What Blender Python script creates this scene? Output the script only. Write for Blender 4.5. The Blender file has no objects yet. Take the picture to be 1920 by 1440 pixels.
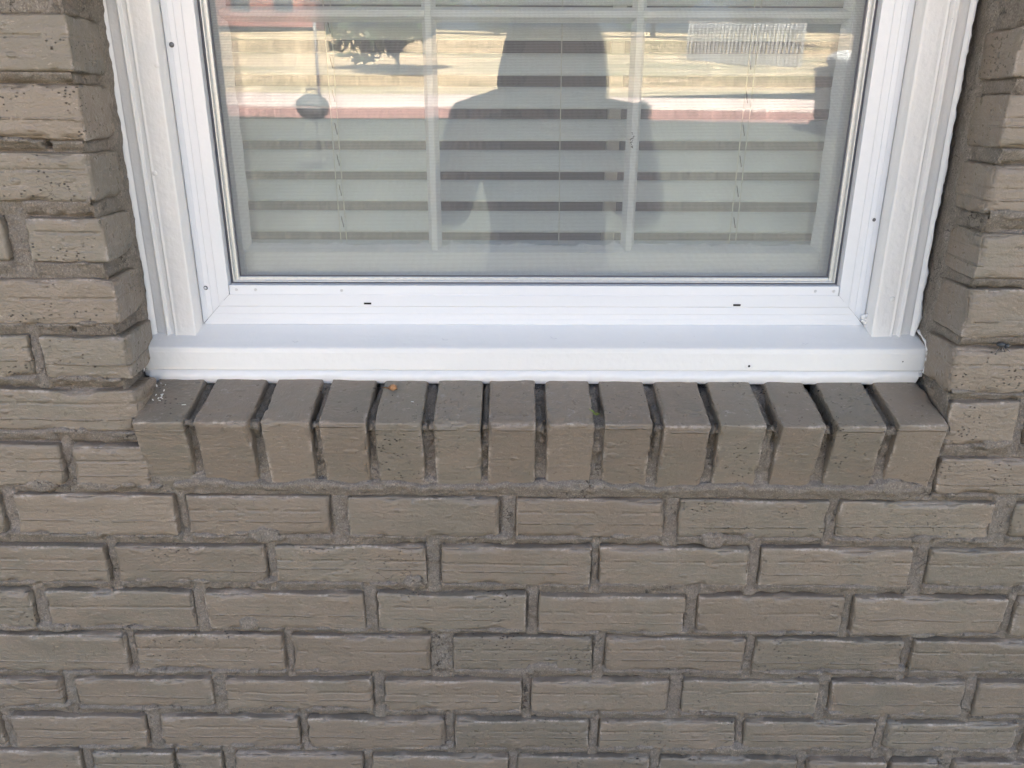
import bpy, bmesh, math, random
import numpy as np
from mathutils import Vector, Matrix

# ------------------------------------------------------------------ camera, light, exposure
scene = bpy.context.scene
COL = scene.collection
cam_d = bpy.data.cameras.new('camera')
cam = bpy.data.objects.new('camera', cam_d); COL.objects.link(cam)
cam_d.sensor_fit = 'HORIZONTAL'; cam_d.sensor_width = 36.0
cam_d.lens = 1447.09 / 1920 * 36.0
cam_d.clip_start = 0.02; cam_d.clip_end = 600
FW = Vector((0.006877, 0.941623, -0.336598)); RT = Vector((0.999923, -0.003011, 0.012006)); UP = -Vector((0.010291, -0.336655, -0.941572))
M = Matrix.Identity(4)
for i in range(3):
    M[i][0] = RT[i]; M[i][1] = UP[i]; M[i][2] = -FW[i]
M.translation = Vector((0, -0.83675, 0.45117))
cam.matrix_world = M
scene.camera = cam

SUN_EL = math.radians(58); SUN_AZ = math.radians(20)     # the sun stands behind the house
sdir = Vector((math.sin(SUN_AZ) * math.cos(SUN_EL), math.cos(SUN_AZ) * math.cos(SUN_EL), math.sin(SUN_EL)))
world = bpy.data.worlds.new('World'); scene.world = world; world.use_nodes = True
wn = world.node_tree.nodes; wl = world.node_tree.links
bg = wn['Background']; bg.inputs['Strength'].default_value = 0.072
sky = wn.new('ShaderNodeTexSky'); sky.sky_type = 'NISHITA'; sky.sun_disc = False
sky.sun_elevation = SUN_EL; sky.sun_rotation = SUN_AZ; sky.air_density = 0.8; sky.dust_density = 7.0; sky.ozone_density = 0.6
wl.new(sky.outputs[0], bg.inputs[0])
sun_d = bpy.data.lights.new('sun', 'SUN'); sun = bpy.data.objects.new('sun', sun_d); COL.objects.link(sun)
sun_d.energy = 5.0; sun_d.angle = math.radians(0.5); sun_d.color = (1.0, 0.95, 0.87)
sun.rotation_euler = (-sdir).to_track_quat('-Z', 'Y').to_euler()
scene.view_settings.view_transform = 'Standard'; scene.view_settings.look = 'None'
scene.view_settings.gamma = 1.0; scene.view_settings.use_curve_mapping = False
scene.view_settings.exposure = 3.80
scene.render.engine = 'CYCLES'
scene.cycles.max_bounces = 10; scene.cycles.transparent_max_bounces = 24

# ------------------------------------------------------------------ helpers
rng = random.Random(7)
npr = np.random.RandomState(11)
_L = npr.rand(32, 32, 32)
def noise3(x, y, z):
    """value noise in -1..1"""
    x, y, z = np.broadcast_arrays(np.asarray(x, float), np.asarray(y, float), np.asarray(z, float))
    xi = np.floor(x).astype(int); yi = np.floor(y).astype(int); zi = np.floor(z).astype(int)
    fx = x - xi; fy = y - yi; fz = z - zi
    fx = fx*fx*(3-2*fx); fy = fy*fy*(3-2*fy); fz = fz*fz*(3-2*fz)
    r = 0
    for a in (0, 1):
        for b in (0, 1):
            for c in (0, 1):
                r = r + _L[(xi+a) % 32, (yi+b) % 32, (zi+c) % 32] * (fx if a else 1-fx) * (fy if b else 1-fy) * (fz if c else 1-fz)
    return r * 2 - 1
def sstep(a, b, x):
    t = np.clip((x - a) / (b - a), 0, 1); return t*t*(3-2*t)

def tag(o, label=None, cat=None, group=None, kind=None):
    if label: o['label'] = label
    if cat: o['category'] = cat
    if group: o['group'] = group
    if kind: o['kind'] = kind
    return o
def empty(name, loc=(0, 0, 0), parent=None):
    o = bpy.data.objects.new(name, None); COL.objects.link(o); o.location = loc; o.parent = parent
    o.empty_display_size = 0.05
    return o
def mesh_obj(name, verts, faces, mat, parent=None, smooth=False, loc=None, kind=None):
    me = bpy.data.meshes.new(name)
    if isinstance(verts, np.ndarray) and isinstance(faces, np.ndarray):
        k = faces.shape[1]
        me.vertices.add(len(verts)); me.vertices.foreach_set('co', verts.astype(np.float32).ravel())
        me.loops.add(faces.size); me.loops.foreach_set('vertex_index', faces.astype(np.int32).ravel())
        me.polygons.add(len(faces)); me.polygons.foreach_set('loop_start', np.arange(0, faces.size, k, dtype=np.int32))
        me.polygons.foreach_set('loop_total', np.full(len(faces), k, dtype=np.int32))
        me.update(calc_edges=True); me.validate()
    else:
        me.from_pydata([tuple(v) for v in verts], [], [tuple(int(i) for i in f) for f in faces]); me.update()
    if smooth: me.polygons.foreach_set('use_smooth', [True]*len(me.polygons))
    if mat:
        for m in (mat if isinstance(mat, (list, tuple)) else [mat]): me.materials.append(m)
    o = bpy.data.objects.new(name, me); COL.objects.link(o); o.parent = parent
    if loc is not None: o.location = loc
    if kind: o['kind'] = kind
    return o
class MB:
    """collects simple solids into one mesh"""
    def __init__(s): s.v = []; s.f = []
    def add(s, vs, fs):
        n = len(s.v); s.v += [tuple(v) for v in vs]; s.f += [tuple(i+n for i in f) for f in fs]; return s
    def box(s, a, b):
        (x0, y0, z0), (x1, y1, z1) = a, b
        vs = [(x0,y0,z0),(x1,y0,z0),(x1,y1,z0),(x0,y1,z0),(x0,y0,z1),(x1,y0,z1),(x1,y1,z1),(x0,y1,z1)]
        return s.add(vs, [(0,3,2,1),(4,5,6,7),(0,1,5,4),(1,2,6,5),(2,3,7,6),(3,0,4,7)])
    def cyl(s, p, q, r0, r1=None, n=10):
        p = Vector(p); q = Vector(q); r1 = r0 if r1 is None else r1
        d = (q-p).normalized(); a = d.orthogonal().normalized(); b = d.cross(a)
        vs = [p + (a*math.cos(t)+b*math.sin(t))*r0 for t in [i*2*math.pi/n for i in range(n)]]
        vs += [q + (a*math.cos(t)+b*math.sin(t))*r1 for t in [i*2*math.pi/n for i in range(n)]]
        fs = [(i, (i+1) % n, n+(i+1) % n, n+i) for i in range(n)] + [tuple(range(n-1, -1, -1)), tuple(range(n, 2*n))]
        return s.add(vs, fs)
    def tube(s, pts, r, n=8):
        for a, b in zip(pts[:-1], pts[1:]): s.cyl(a, b, r, n=n)
        return s
    def sphere(s, c, r, n=12, sc=(1,1,1), zmin=-1.0):
        vs = []; fs = []; m = n//2+1
        for j in range(m):
            th = math.pi*j/(m-1); z = max(math.cos(th), zmin)
            for i in range(n):
                t = 2*math.pi*i/n; vs.append((c[0]+r*sc[0]*math.sin(th)*math.cos(t), c[1]+r*sc[1]*math.sin(th)*math.sin(t), c[2]+r*sc[2]*z))
        for j in range(m-1):
            for i in range(n): fs.append((j*n+i, (j+1)*n+i, (j+1)*n+(i+1) % n, j*n+(i+1) % n))
        return s.add(vs, fs)
    def build(s, name, mat, parent=None, smooth=False, bevel=0, loc=None, kind=None):
        o = mesh_obj(name, s.v, s.f, mat, parent, smooth, loc, kind)
        if bevel:
            m = o.modifiers.new('bevel', 'BEVEL'); m.width = bevel; m.segments = 2; m.limit_method = 'ANGLE'; m.angle_limit = 0.6
        return o

# ------------------------------------------------------------------ materials
class NT:
    def __init__(s, name):
        s.m = bpy.data.materials.new(name); s.m.use_nodes = True
        s.n = s.m.node_tree.nodes; s.l = s.m.node_tree.links
        s.p = s.n['Principled BSDF']; s.out = s.n['Material Output']
    def N(s, t, **kw):
        n = s.n.new(t)
        for k, v in kw.items():
            if k.startswith('i_'):
                key = k[2:]; key = int(key) if key.isdigit() else key.replace('_', ' ')
                s.set(n.inputs[key], v)
            else: setattr(n, k, v)
        return n
    def set(s, sock, v):
        if hasattr(v, 'outputs'): v = v.outputs[0]
        if hasattr(v, 'is_linked') or isinstance(v, bpy.types.NodeSocket): s.l.new(v, sock)
        else: sock.default_value = v
    def math(s, op, a, b=None, c=None, clamp=False):
        n = s.n.new('ShaderNodeMath'); n.operation = op; n.use_clamp = clamp
        s.set(n.inputs[0], a)
        if b is not None: s.set(n.inputs[1], b)
        if c is not None: s.set(n.inputs[2], c)
        return n.outputs[0]
    def ramp(s, f, stops):
        n = s.n.new('ShaderNodeValToRGB'); s.set(n.inputs[0], f); e = n.color_ramp.elements
        while len(e) < len(stops): e.new(0.5)
        for el, (p, c) in zip(e, stops): el.position = p; el.color = (*c, 1) if len(c) == 3 else c
        return n.outputs[0]
    def mapr(s, f, a, b, c=0.0, d=1.0):
        n = s.n.new('ShaderNodeMapRange'); n.interpolation_type = 'SMOOTHSTEP'
        s.set(n.inputs[0], f)
        for i, v in zip((1,2,3,4), (a,b,c,d)): n.inputs[i].default_value = v
        return n.outputs[0]
    def mix(s, f, a, b, mode='MIX'):
        n = s.n.new('ShaderNodeMix'); n.data_type = 'RGBA'; n.blend_type = mode
        s.set(n.inputs[0], f); s.set(n.inputs[6], a if not isinstance(a, tuple) else (*a, 1)); s.set(n.inputs[7], b if not isinstance(b, tuple) else (*b, 1))
        return n.outputs[2]
    def coords(s, rand=True, scale=(1,1,1)):
        tc = s.n.new('ShaderNodeTexCoord'); v = tc.outputs['Object']
        if rand:
            oi = s.n.new('ShaderNodeObjectInfo'); s.oi = oi
            ad = s.n.new('ShaderNodeVectorMath'); ad.operation = 'ADD'
            mu = s.math('MULTIPLY', oi.outputs['Random'], 37.0)
            cb = s.n.new('ShaderNodeCombineXYZ'); s.l.new(mu, cb.inputs[0]); s.l.new(mu, cb.inputs[1]); s.l.new(mu, cb.inputs[2])
            s.l.new(v, ad.inputs[0]); s.l.new(cb.outputs[0], ad.inputs[1]); v = ad.outputs[0]
        return v
    def sc(s, v, scale):
        m = s.n.new('ShaderNodeMapping'); s.l.new(v, m.inputs[0]); m.inputs['Scale'].default_value = scale; return m.outputs[0]
    def noise(s, v, scale, detail=3, rough=.55, dist=0):
        n = s.n.new('ShaderNodeTexNoise'); s.l.new(v, n.inputs['Vector']); n.inputs['Scale'].default_value = scale
        n.inputs['Detail'].default_value = detail; n.inputs['Roughness'].default_value = rough; n.inputs['Distortion'].default_value = dist
        return n.outputs[0]
    def voro(s, v, scale, feat='F1', rnd=1.0):
        n = s.n.new('ShaderNodeTexVoronoi'); n.feature = feat; s.l.new(v, n.inputs['Vector']); n.inputs['Scale'].default_value = scale
        n.inputs['Randomness'].default_value = rnd; return n.outputs[0]
    def bump(s, h, dist, strength=1.0, prev=None):
        b = s.n.new('ShaderNodeBump'); s.set(b.inputs['Height'], h); b.inputs['Distance'].default_value = dist; b.inputs['Strength'].default_value = strength
        if prev is not None: s.l.new(prev, b.inputs['Normal'])
        return b.outputs[0]
    def finish(s, col=None, rough=None, normal=None, spec=None):
        if col is not None: s.set(s.p.inputs['Base Color'], (*col, 1) if isinstance(col, tuple) else col)
        if rough is not None: s.set(s.p.inputs['Roughness'], rough)
        if normal is not None: s.l.new(normal, s.p.inputs['Normal'])
        if spec is not None: s.p.inputs['Specular IOR Level'].default_value = spec
        return s.m

def brick_mat(name, end=False):
    t = NT(name); v = t.coords(); rnd = t.oi.outputs['Random']
    r2 = t.math('FRACT', t.math('MULTIPLY', rnd, 7.31)); r3 = t.math('FRACT', t.math('MULTIPLY', rnd, 23.7))
    # long soft mottling between a browner and a greener tone
    mott = t.noise(t.sc(v, (1, 1, 1.6)), 16, 3, .6)
    mo = t.mapr(t.math('ADD', mott, t.math('MULTIPLY', t.math('SUBTRACT', r2, .5), .32)), .38, .64)
    col = t.mix(mo, (0.224, 0.184, 0.143), (0.200, 0.175, 0.138))
    br = t.math('ADD', 0.93, t.math('MULTIPLY', r3, 0.14))
    big = t.noise(v, 60, 4, .6)
    col = t.mix(t.mapr(big, .35, .75, 0, .25), col, (0.270, 0.222, 0.180))
    # horizontal drag streaks of the wire cut
    st = t.noise(t.sc(v, (9, 30, 170)), 1.0, 5, .62, .4)
    fine = t.noise(v, 520, 3, .6)
    orange = t.noise(t.sc(v, (1, 1, 1.8)), 150, 3, .55)
    # one or two ridges or grooves along the brick
    tc = t.n.new('ShaderNodeTexCoord'); sx = t.n.new('ShaderNodeSeparateXYZ'); t.l.new(tc.outputs['Object'], sx.inputs[0])
    wob = t.noise(t.sc(v, (12, 1, 0.01)), 1, 3, .6)
    wob2 = t.noise(t.sc(v, (45, 1, 0.01)), 1, 3, .6)
    def line(off, wdt, amt, seed):
        rr = t.math('FRACT', t.math('MULTIPLY', rnd, seed))
        z0 = t.math('ADD', t.math('MULTIPLY', t.math('SUBTRACT', rr, .5), .012), off)
        z0 = t.math('ADD', z0, t.math('MULTIPLY', t.math('SUBTRACT', wob, .5), .006))
        d = t.math('ABSOLUTE', t.math('SUBTRACT', sx.outputs[2], z0))
        l = t.mapr(d, wdt*.15, wdt, 1, 0)
        brk = t.mapr(wob2, .40, .52)
        return t.math('MULTIPLY', t.math('MULTIPLY', l, brk), t.math('MULTIPLY', t.mapr(rr, .25, .35), amt))
    ridge = t.math('ADD', line(-.010, .0016, 1.0, 13.1), line(.004, .0028, -.8, 31.7))
    # open pits
    pv = t.voro(t.sc(v, (.8, 1, 1.3)), 190, 'F1')
    pits = t.math('MULTIPLY', t.mapr(pv, .13, .24, 1, 0), t.mapr(t.noise(v, 26, 2, .5), .52, .62))
    pamt = t.mapr(r2, .55, .8) if not end else 1.0
    pits = t.math('MULTIPLY', pits, pamt)
    # sparse runs and blobs of thick paint
    bl = t.voro(t.sc(v, (.45, 1, 1)), 95, 'SMOOTH_F1')
    blob = t.math('MULTIPLY', t.mapr(bl, .12, .3, 1, 0), t.mapr(t.noise(v, 30, 2, .5), .5, .62))
    h = t.math('MULTIPLY', st, .34)
    h = t.math('ADD', h, t.math('MULTIPLY', orange, .55))
    h = t.math('ADD', h, t.math('MULTIPLY', fine, .22))
    h = t.math('ADD', h, t.math('MULTIPLY', ridge, .5))
    h = t.math('ADD', h, t.math('MULTIPLY', blob, .45))
    h = t.math('SUBTRACT', h, t.math('MULTIPLY', pits, 1.6))
    nm = t.bump(h, .0023, 1.0)
    col = t.mix(t.math('MULTIPLY', pits, .85), col, (0.03, 0.024, 0.02))
    scuff = t.math('MULTIPLY', t.mapr(t.noise(t.sc(v, (1, 1, 3.5)), 75, 4, .7), .60, .68), t.mapr(t.noise(v, 14, 2), .5, .62))
    col = t.mix(t.math('MULTIPLY', scuff, .5), col, (0.40, 0.375, 0.34))
    fl = t.noise(t.sc(v, (150, 200, 620)), 1.0, 3, .6)
    flm = t.math('MULTIPLY', t.mapr(fl, .62, .70), t.mapr(t.noise(v, 24, 3), .42, .60))
    col = t.mix(t.math('MULTIPLY', flm, .55), col, (0.43, 0.365, 0.31))  # pale flecks in the colour stand in for specular glints
    dk = t.math('MULTIPLY', t.mapr(fl, .36, .29), t.mapr(t.noise(t.sc(v, (1, 1, 2)), 30, 3), .50, .62))
    col = t.mix(t.math('MULTIPLY', dk, .5), col, (0.10, 0.078, 0.06))
    h = t.math('ADD', h, t.math('MULTIPLY', flm, .35))
    crk = t.n.new('ShaderNodeTexNoise'); t.l.new(t.sc(v, (1, 1, 1.7)), crk.inputs['Vector']); crk.inputs['Scale'].default_value = 16; crk.inputs['Detail'].default_value = 5
    ck = t.math('MULTIPLY', t.mapr(t.math('ABSOLUTE', t.math('SUBTRACT', crk.outputs[0], .5)), .0, .0045, 1, 0), t.mapr(t.noise(v, 13, 2), .63, .67))
    col = t.mix(t.math('MULTIPLY', ck, .8), col, (0.04, 0.03, 0.024))
    at = t.n.new('ShaderNodeAttribute'); at.attribute_name = 'edge_light'
    el_ = t.math('MULTIPLY', at.outputs['Fac'], t.mapr(t.noise(v, 210, 3, .65), .42, .58))
    col = t.mix(t.math('MULTIPLY', el_, .75), col, (0.46, 0.40, 0.345))  # pale arris colour painted in for sky-lit edge highlights
    hsv = t.n.new('ShaderNodeHueSaturation'); t.l.new(col, hsv.inputs['Color']); t.l.new(br, hsv.inputs['Value'])
    rough = t.mapr(t.noise(v, 90, 3), .3, .7, .27, .44)
    return t.finish(hsv.outputs[0], rough, nm, .5)

def mortar_mat():
    t = NT('painted_mortar'); v = t.coords(False)
    a = t.noise(v, 260, 5, .7); b = t.noise(v, 75, 5, .7); c = t.voro(v, 420, 'F1'); big = t.noise(v, 9, 3)
    dv = t.n.new('ShaderNodeVectorMath'); dv.operation = 'ADD'; t.l.new(v, dv.inputs[0])
    nn = t.n.new('ShaderNodeTexNoise'); t.l.new(v, nn.inputs['Vector']); nn.inputs['Scale'].default_value = 70; nn.inputs['Detail'].default_value = 4
    dm = t.n.new('ShaderNodeVectorMath'); dm.operation = 'SCALE'; dm.inputs['Scale'].default_value = .045; t.l.new(nn.outputs['Color'], dm.inputs[0]); t.l.new(dm.outputs[0], dv.inputs[1])
    cr = t.math('MULTIPLY', t.mapr(t.voro(dv.outputs[0], 26, 'DISTANCE_TO_EDGE'), .0, .016, 1, 0), t.mapr(t.noise(v, 17, 2), .55, .6))
    pit = t.mapr(c, .1, .26, 1, 0)
    h = t.math('ADD', t.math('MULTIPLY', a, .9), t.math('MULTIPLY', b, .9))
    h = t.math('SUBTRACT', h, t.math('MULTIPLY', pit, .55)); h = t.math('SUBTRACT', h, t.math('MULTIPLY', cr, 1.3))
    col = t.mix(t.mapr(big, .35, .65), (0.238, 0.204, 0.168), (0.224, 0.198, 0.162))
    col = t.mix(t.mapr(b, .35, .7), t.mix(.25, col, (0.115, 0.094, 0.078)), t.mix(.2, col, (0.38, 0.34, 0.30)))
    col = t.mix(t.math('MULTIPLY', cr, .8), col, (0.03, 0.026, 0.022))
    col = t.mix(t.math('MULTIPLY', t.math('MULTIPLY', pit, t.mapr(b, .4, .6)), .45), col, (0.08, 0.07, 0.062))
    gr = t.noise(t.sc(v, (1.0, 1, .75)), 620, 2, .5)
    col = t.mix(t.math('MULTIPLY', t.mapr(gr, .56, .68), .45), col, (0.47, 0.41, 0.36))
    col = t.mix(t.math('MULTIPLY', t.mapr(gr, .44, .33), .45), col, (0.085, 0.066, 0.054))
    return t.finish(col, .62, t.bump(h, .0024, 1.0), .35)

def white_mat(name, col, rough=.35, brush=(25, 25, 400), amt=.00018, dirt=.05):
    t = NT(name); v = t.coords(True)
    s1 = t.noise(t.sc(v, brush), 1, 4, .6); s2 = t.noise(v, 130, 3, .55); s3 = t.noise(v, 30, 3)
    h = t.math('ADD', s1, t.math('MULTIPLY', s2, .8)); h = t.math('ADD', h, t.math('MULTIPLY', s3, 1.2))
    d = t.math('MULTIPLY', t.mapr(t.noise(v, 18, 5, .7), .55, .8), dirt)
    c = t.mix(d, col, tuple(x*.55 for x in (col[0], col[1]*.97, col[2]*.9)))
    sp = t.math('MULTIPLY', t.mapr(t.voro(v, 70), .03, .07, 1, 0), t.mapr(t.noise(v, 8, 2), .62, .68))
    c = t.mix(t.math('MULTIPLY', sp, .7), c, (0.15, 0.13, 0.12))
    return t.finish(c, rough, t.bump(h, amt*6, .8))
def plain(name, col, rough=.5, metal=0, nscale=0, namt=.0, vary=.2):
    t = NT(name)
    if nscale:
        v = t.coords(True); n = t.noise(v, nscale, 4, .6)
        c = t.mix(n, tuple(x*(1-vary) for x in col), tuple(min(1, x*(1+vary)) for x in col))
        m = t.finish(c, rough, t.bump(n, namt, 1.0) if namt else None)
    else: m = t.finish(col, rough)
    t.p.inputs['Metallic'].default_value = metal
    return m
def glass_mat(name, tint=(.96, .98, .97), boost=0.0):
    t = NT(name)
    fr = t.n.new('ShaderNodeFresnel'); g = t.n.new('ShaderNodeNewGeometry')
    ior = t.math('ADD', t.math('MULTIPLY', g.outputs['Backfacing'], 1/1.55 - 1.55), 1.55)
    t.l.new(ior, fr.inputs['IOR'])
    gl = t.n.new('ShaderNodeBsdfGlossy'); gl.inputs['Roughness'].default_value = 0.0; gl.inputs['Color'].default_value = (1, 1, 1, 1)
    v = t.coords(False); nm = t.bump(t.noise(v, 3.0, 1, .4), .0004, 1.0); t.l.new(nm, gl.inputs['Normal'])
    tr = t.n.new('ShaderNodeBsdfTransparent'); tr.inputs['Color'].default_value = (*tint, 1)
    mx = t.n.new('ShaderNodeMixShader'); t.l.new(fr.outputs[0], mx.inputs[0]); t.l.new(tr.outputs[0], mx.inputs[1]); t.l.new(gl.outputs[0], mx.inputs[2])
    t.l.new(mx.outputs[0], t.out.inputs[0]); t.n.remove(t.p)
    return t.m

M_BRICK = brick_mat('painted_brick'); M_BRICK_END = brick_mat('painted_brick_pitted', True); M_MORTAR = mortar_mat()
M_CASING = white_mat('casing_white_paint', (0.80, 0.79, 0.77), .38, (40, 40, 6), .00022)
M_SILL = white_mat('sill_white_paint', (0.80, 0.80, 0.785), .42, (6, 60, 60), .00018)
M_STORM = white_mat('storm_frame_enamel', (0.79, 0.805, 0.83), .30, (8, 30, 30), .00006, .05)
M_SASH = white_mat('sash_white_paint', (0.82, 0.83, 0.83), .45, (20, 20, 20), .0002, .1)
M_ALU = plain('screen_aluminium', (0.62, 0.63, 0.62), .4, .35, 200, .0001)
M_GASKET = plain('grey_gasket', (0.12, 0.12, 0.14), .6)
M_WIRE = plain('screen_wire', (0.33, 0.33, 0.34), .5)
M_GLASS = glass_mat('storm_glass'); M_GLASS2 = glass_mat('sash_glass', (.95, .965, .96))
M_SLAT = plain('blind_slat', (0.82, 0.835, 0.84), .4, 0, 30, .0, .04)
M_CORD = plain('blind_cord', (0.72, 0.70, 0.62), .7)
M_CAULK = plain('white_caulk', (0.80, 0.80, 0.79), .4, 0, 120, .0006, .04)
M_DARK = plain('dark_hole', (0.015, 0.013, 0.012), .9)
M_SCREW = plain('screw_steel', (0.16, 0.16, 0.17), .35, .8)
M_RIVET = plain('rivet_enamel', (0.62, 0.62, 0.63), .4)
M_FLAKE = plain('paint_flake', (0.78, 0.78, 0.76), .5)
M_LEAF_DRY = plain('dry_leaf', (0.42, 0.22, 0.10), .6, 0, 600, .0004, .35)
M_SPROUT = plain('sprout_green', (0.16, 0.22, 0.05), .5)
M_ROOM = plain('room_paint', (0.20, 0.20, 0.22), .8)
M_CURTAIN = plain('curtain_grey', (0.15, 0.15, 0.19), .9, 0, 20, .002, .1)
M_FLOOR = plain('room_floor', (0.12, 0.09, 0.07), .5)

# ------------------------------------------------------------------ the brick wall (metres below are millimetres in the tables)
def nodes(a, b, step, edge, ne=3):
    """grid nodes from a to b, dense within 'edge' of both ends"""
    L = b - a
    if L < 4*edge: return np.linspace(a, b, 7)
    e = edge*np.linspace(0, 1, ne+1)
    n = max(2, int(round((L-2*edge)/step)))
    return np.concatenate([a+e, np.linspace(a+edge, b-edge, n+1)[1:-1], (b-e)[::-1]])

def rock_box(L, H, D, seed, step=.0035, dstep=.008, r=.0028, chip=.0022, wob=.0011, faces='fltbr', bigc=.0060):
    """a brick: local x = length, z = height, y = 0 at the face to D at the back; worn, uneven edges"""
    hx, hz = L/2, H/2
    X = nodes(-hx, hx, step, r*1.1); Z = nodes(-hz, hz, step, r*1.1); Y = nodes(0, D, dstep, r*1.1)
    vs = []; fs = []; off = 0
    def sheet(A, B, fn, flip):
        nonlocal off
        a, b = np.meshgrid(A, B, indexing='ij'); p = fn(a, b); na, nb = a.shape
        vs.append(p.reshape(-1, 3)); i = (np.arange(na-1)[:, None]*nb+np.arange(nb-1)[None, :]).ravel()+off
        q = np.stack([i, i+nb, i+nb+1, i+1], 1)
        fs.append(q[:, ::-1] if flip else q); off += na*nb
    if 'f' in faces: sheet(X, Z, lambda a, b: np.stack([a, 0*a, b], -1), False)
    if 't' in faces: sheet(X, Y, lambda a, b: np.stack([a, b, 0*a+hz], -1), False)
    if 'b' in faces: sheet(X, Y, lambda a, b: np.stack([a, b, 0*a-hz], -1), True)
    if 'l' in faces: sheet(Y, Z, lambda a, b: np.stack([0*a-hx, a, b], -1), True)
    if 'r' in faces: sheet(Y, Z, lambda a, b: np.stack([0*a+hx, a, b], -1), False)
    P = np.concatenate(vs); F = np.concatenate(fs)
    key = np.round(P*1e5).astype(np.int64); _, first, inv = np.unique(key, axis=0, return_index=True, return_inverse=True)
    inv = inv.ravel(); P = P[first]; F = inv[F]
    s = seed*1.37
    # radius of the arris varies along it
    rr = r*(1 + .45*noise3(P[:, 0]*90+s, P[:, 1]*90, P[:, 2]*90+s))
    lo = np.array([-hx, 0, -hz]); hi = np.array([hx, D+.02, hz])
    inner = np.clip(P, lo+rr[:, None], hi-rr[:, None]); d = P-inner; n = np.linalg.norm(d, axis=1); n = np.maximum(n, 1e-9)
    k = (np.abs(d) > 1e-7).sum(1)
    P2 = np.where((k >= 2)[:, None], inner + d/n[:, None]*rr[:, None], P)
    dirn = d/n[:, None]
    # nearness to an arris
    ex = np.minimum(P[:, 0]+hx, hx-P[:, 0]); ez = np.minimum(P[:, 2]+hz, hz-P[:, 2]); ey = P[:, 1]
    so = np.sort(np.stack([ex, ey, ez], 1), axis=1); ed = 1-sstep(0, .007, so[:, 1])
    cn = noise3(P[:, 0]*75+s, P[:, 1]*75+3, P[:, 2]*75+s*.7)
    cn2 = noise3(P[:, 0]*230+s, P[:, 1]*230+3, P[:, 2]*230)
    ch = sstep(.22, .60, cn)*chip*(1+.5*cn2) + .0006*np.abs(cn2)
    big = sstep(.30, .75, noise3(P[:, 0]*24+s*2, P[:, 1]*24, P[:, 2]*24+s))*bigc*(1+.4*cn2)
    P2 = P2 - dirn*(ed*(ch+big*ed))[:, None]
    # slow warping of the whole shape plus a surface that is not flat
    W = np.stack([noise3(P[:, 0]*30+s, P[:, 1]*30+9, P[:, 2]*30+5), .55*noise3(P[:, 0]*22+s, P[:, 1]*22+1, P[:, 2]*45+7), noise3(P[:, 0]*26+s, P[:, 1]*26+4, P[:, 2]*20+2)], 1)*wob
    W2 = np.stack([noise3(P[:, 0]*120+s, P[:, 1]*120+9, P[:, 2]*120+5), 0*s+.35*noise3(P[:, 0]*60+s, P[:, 1]*120+1, P[:, 2]*190+7), noise3(P[:, 0]*110+s, P[:, 1]*120+4, P[:, 2]*110+2)], 1)*.00042
    EDGE_LIGHT['v'] = (1-sstep(.0006, .0042, so[:, 1]))*sstep(-.15, .45, noise3(P[:, 0]*55+s, P[:, 1]*55+2, P[:, 2]*55+s))*(P[:, 1] < .02)  # arris mask for the highlights put into the brick colour
    return P2+W+W2, F
EDGE_LIGHT = {}
def put_edge_light(o):
    a = o.data.attributes.new('edge_light', 'FLOAT', 'POINT'); a.data.foreach_set('value', EDGE_LIGHT['v'].astype(np.float32))

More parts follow.
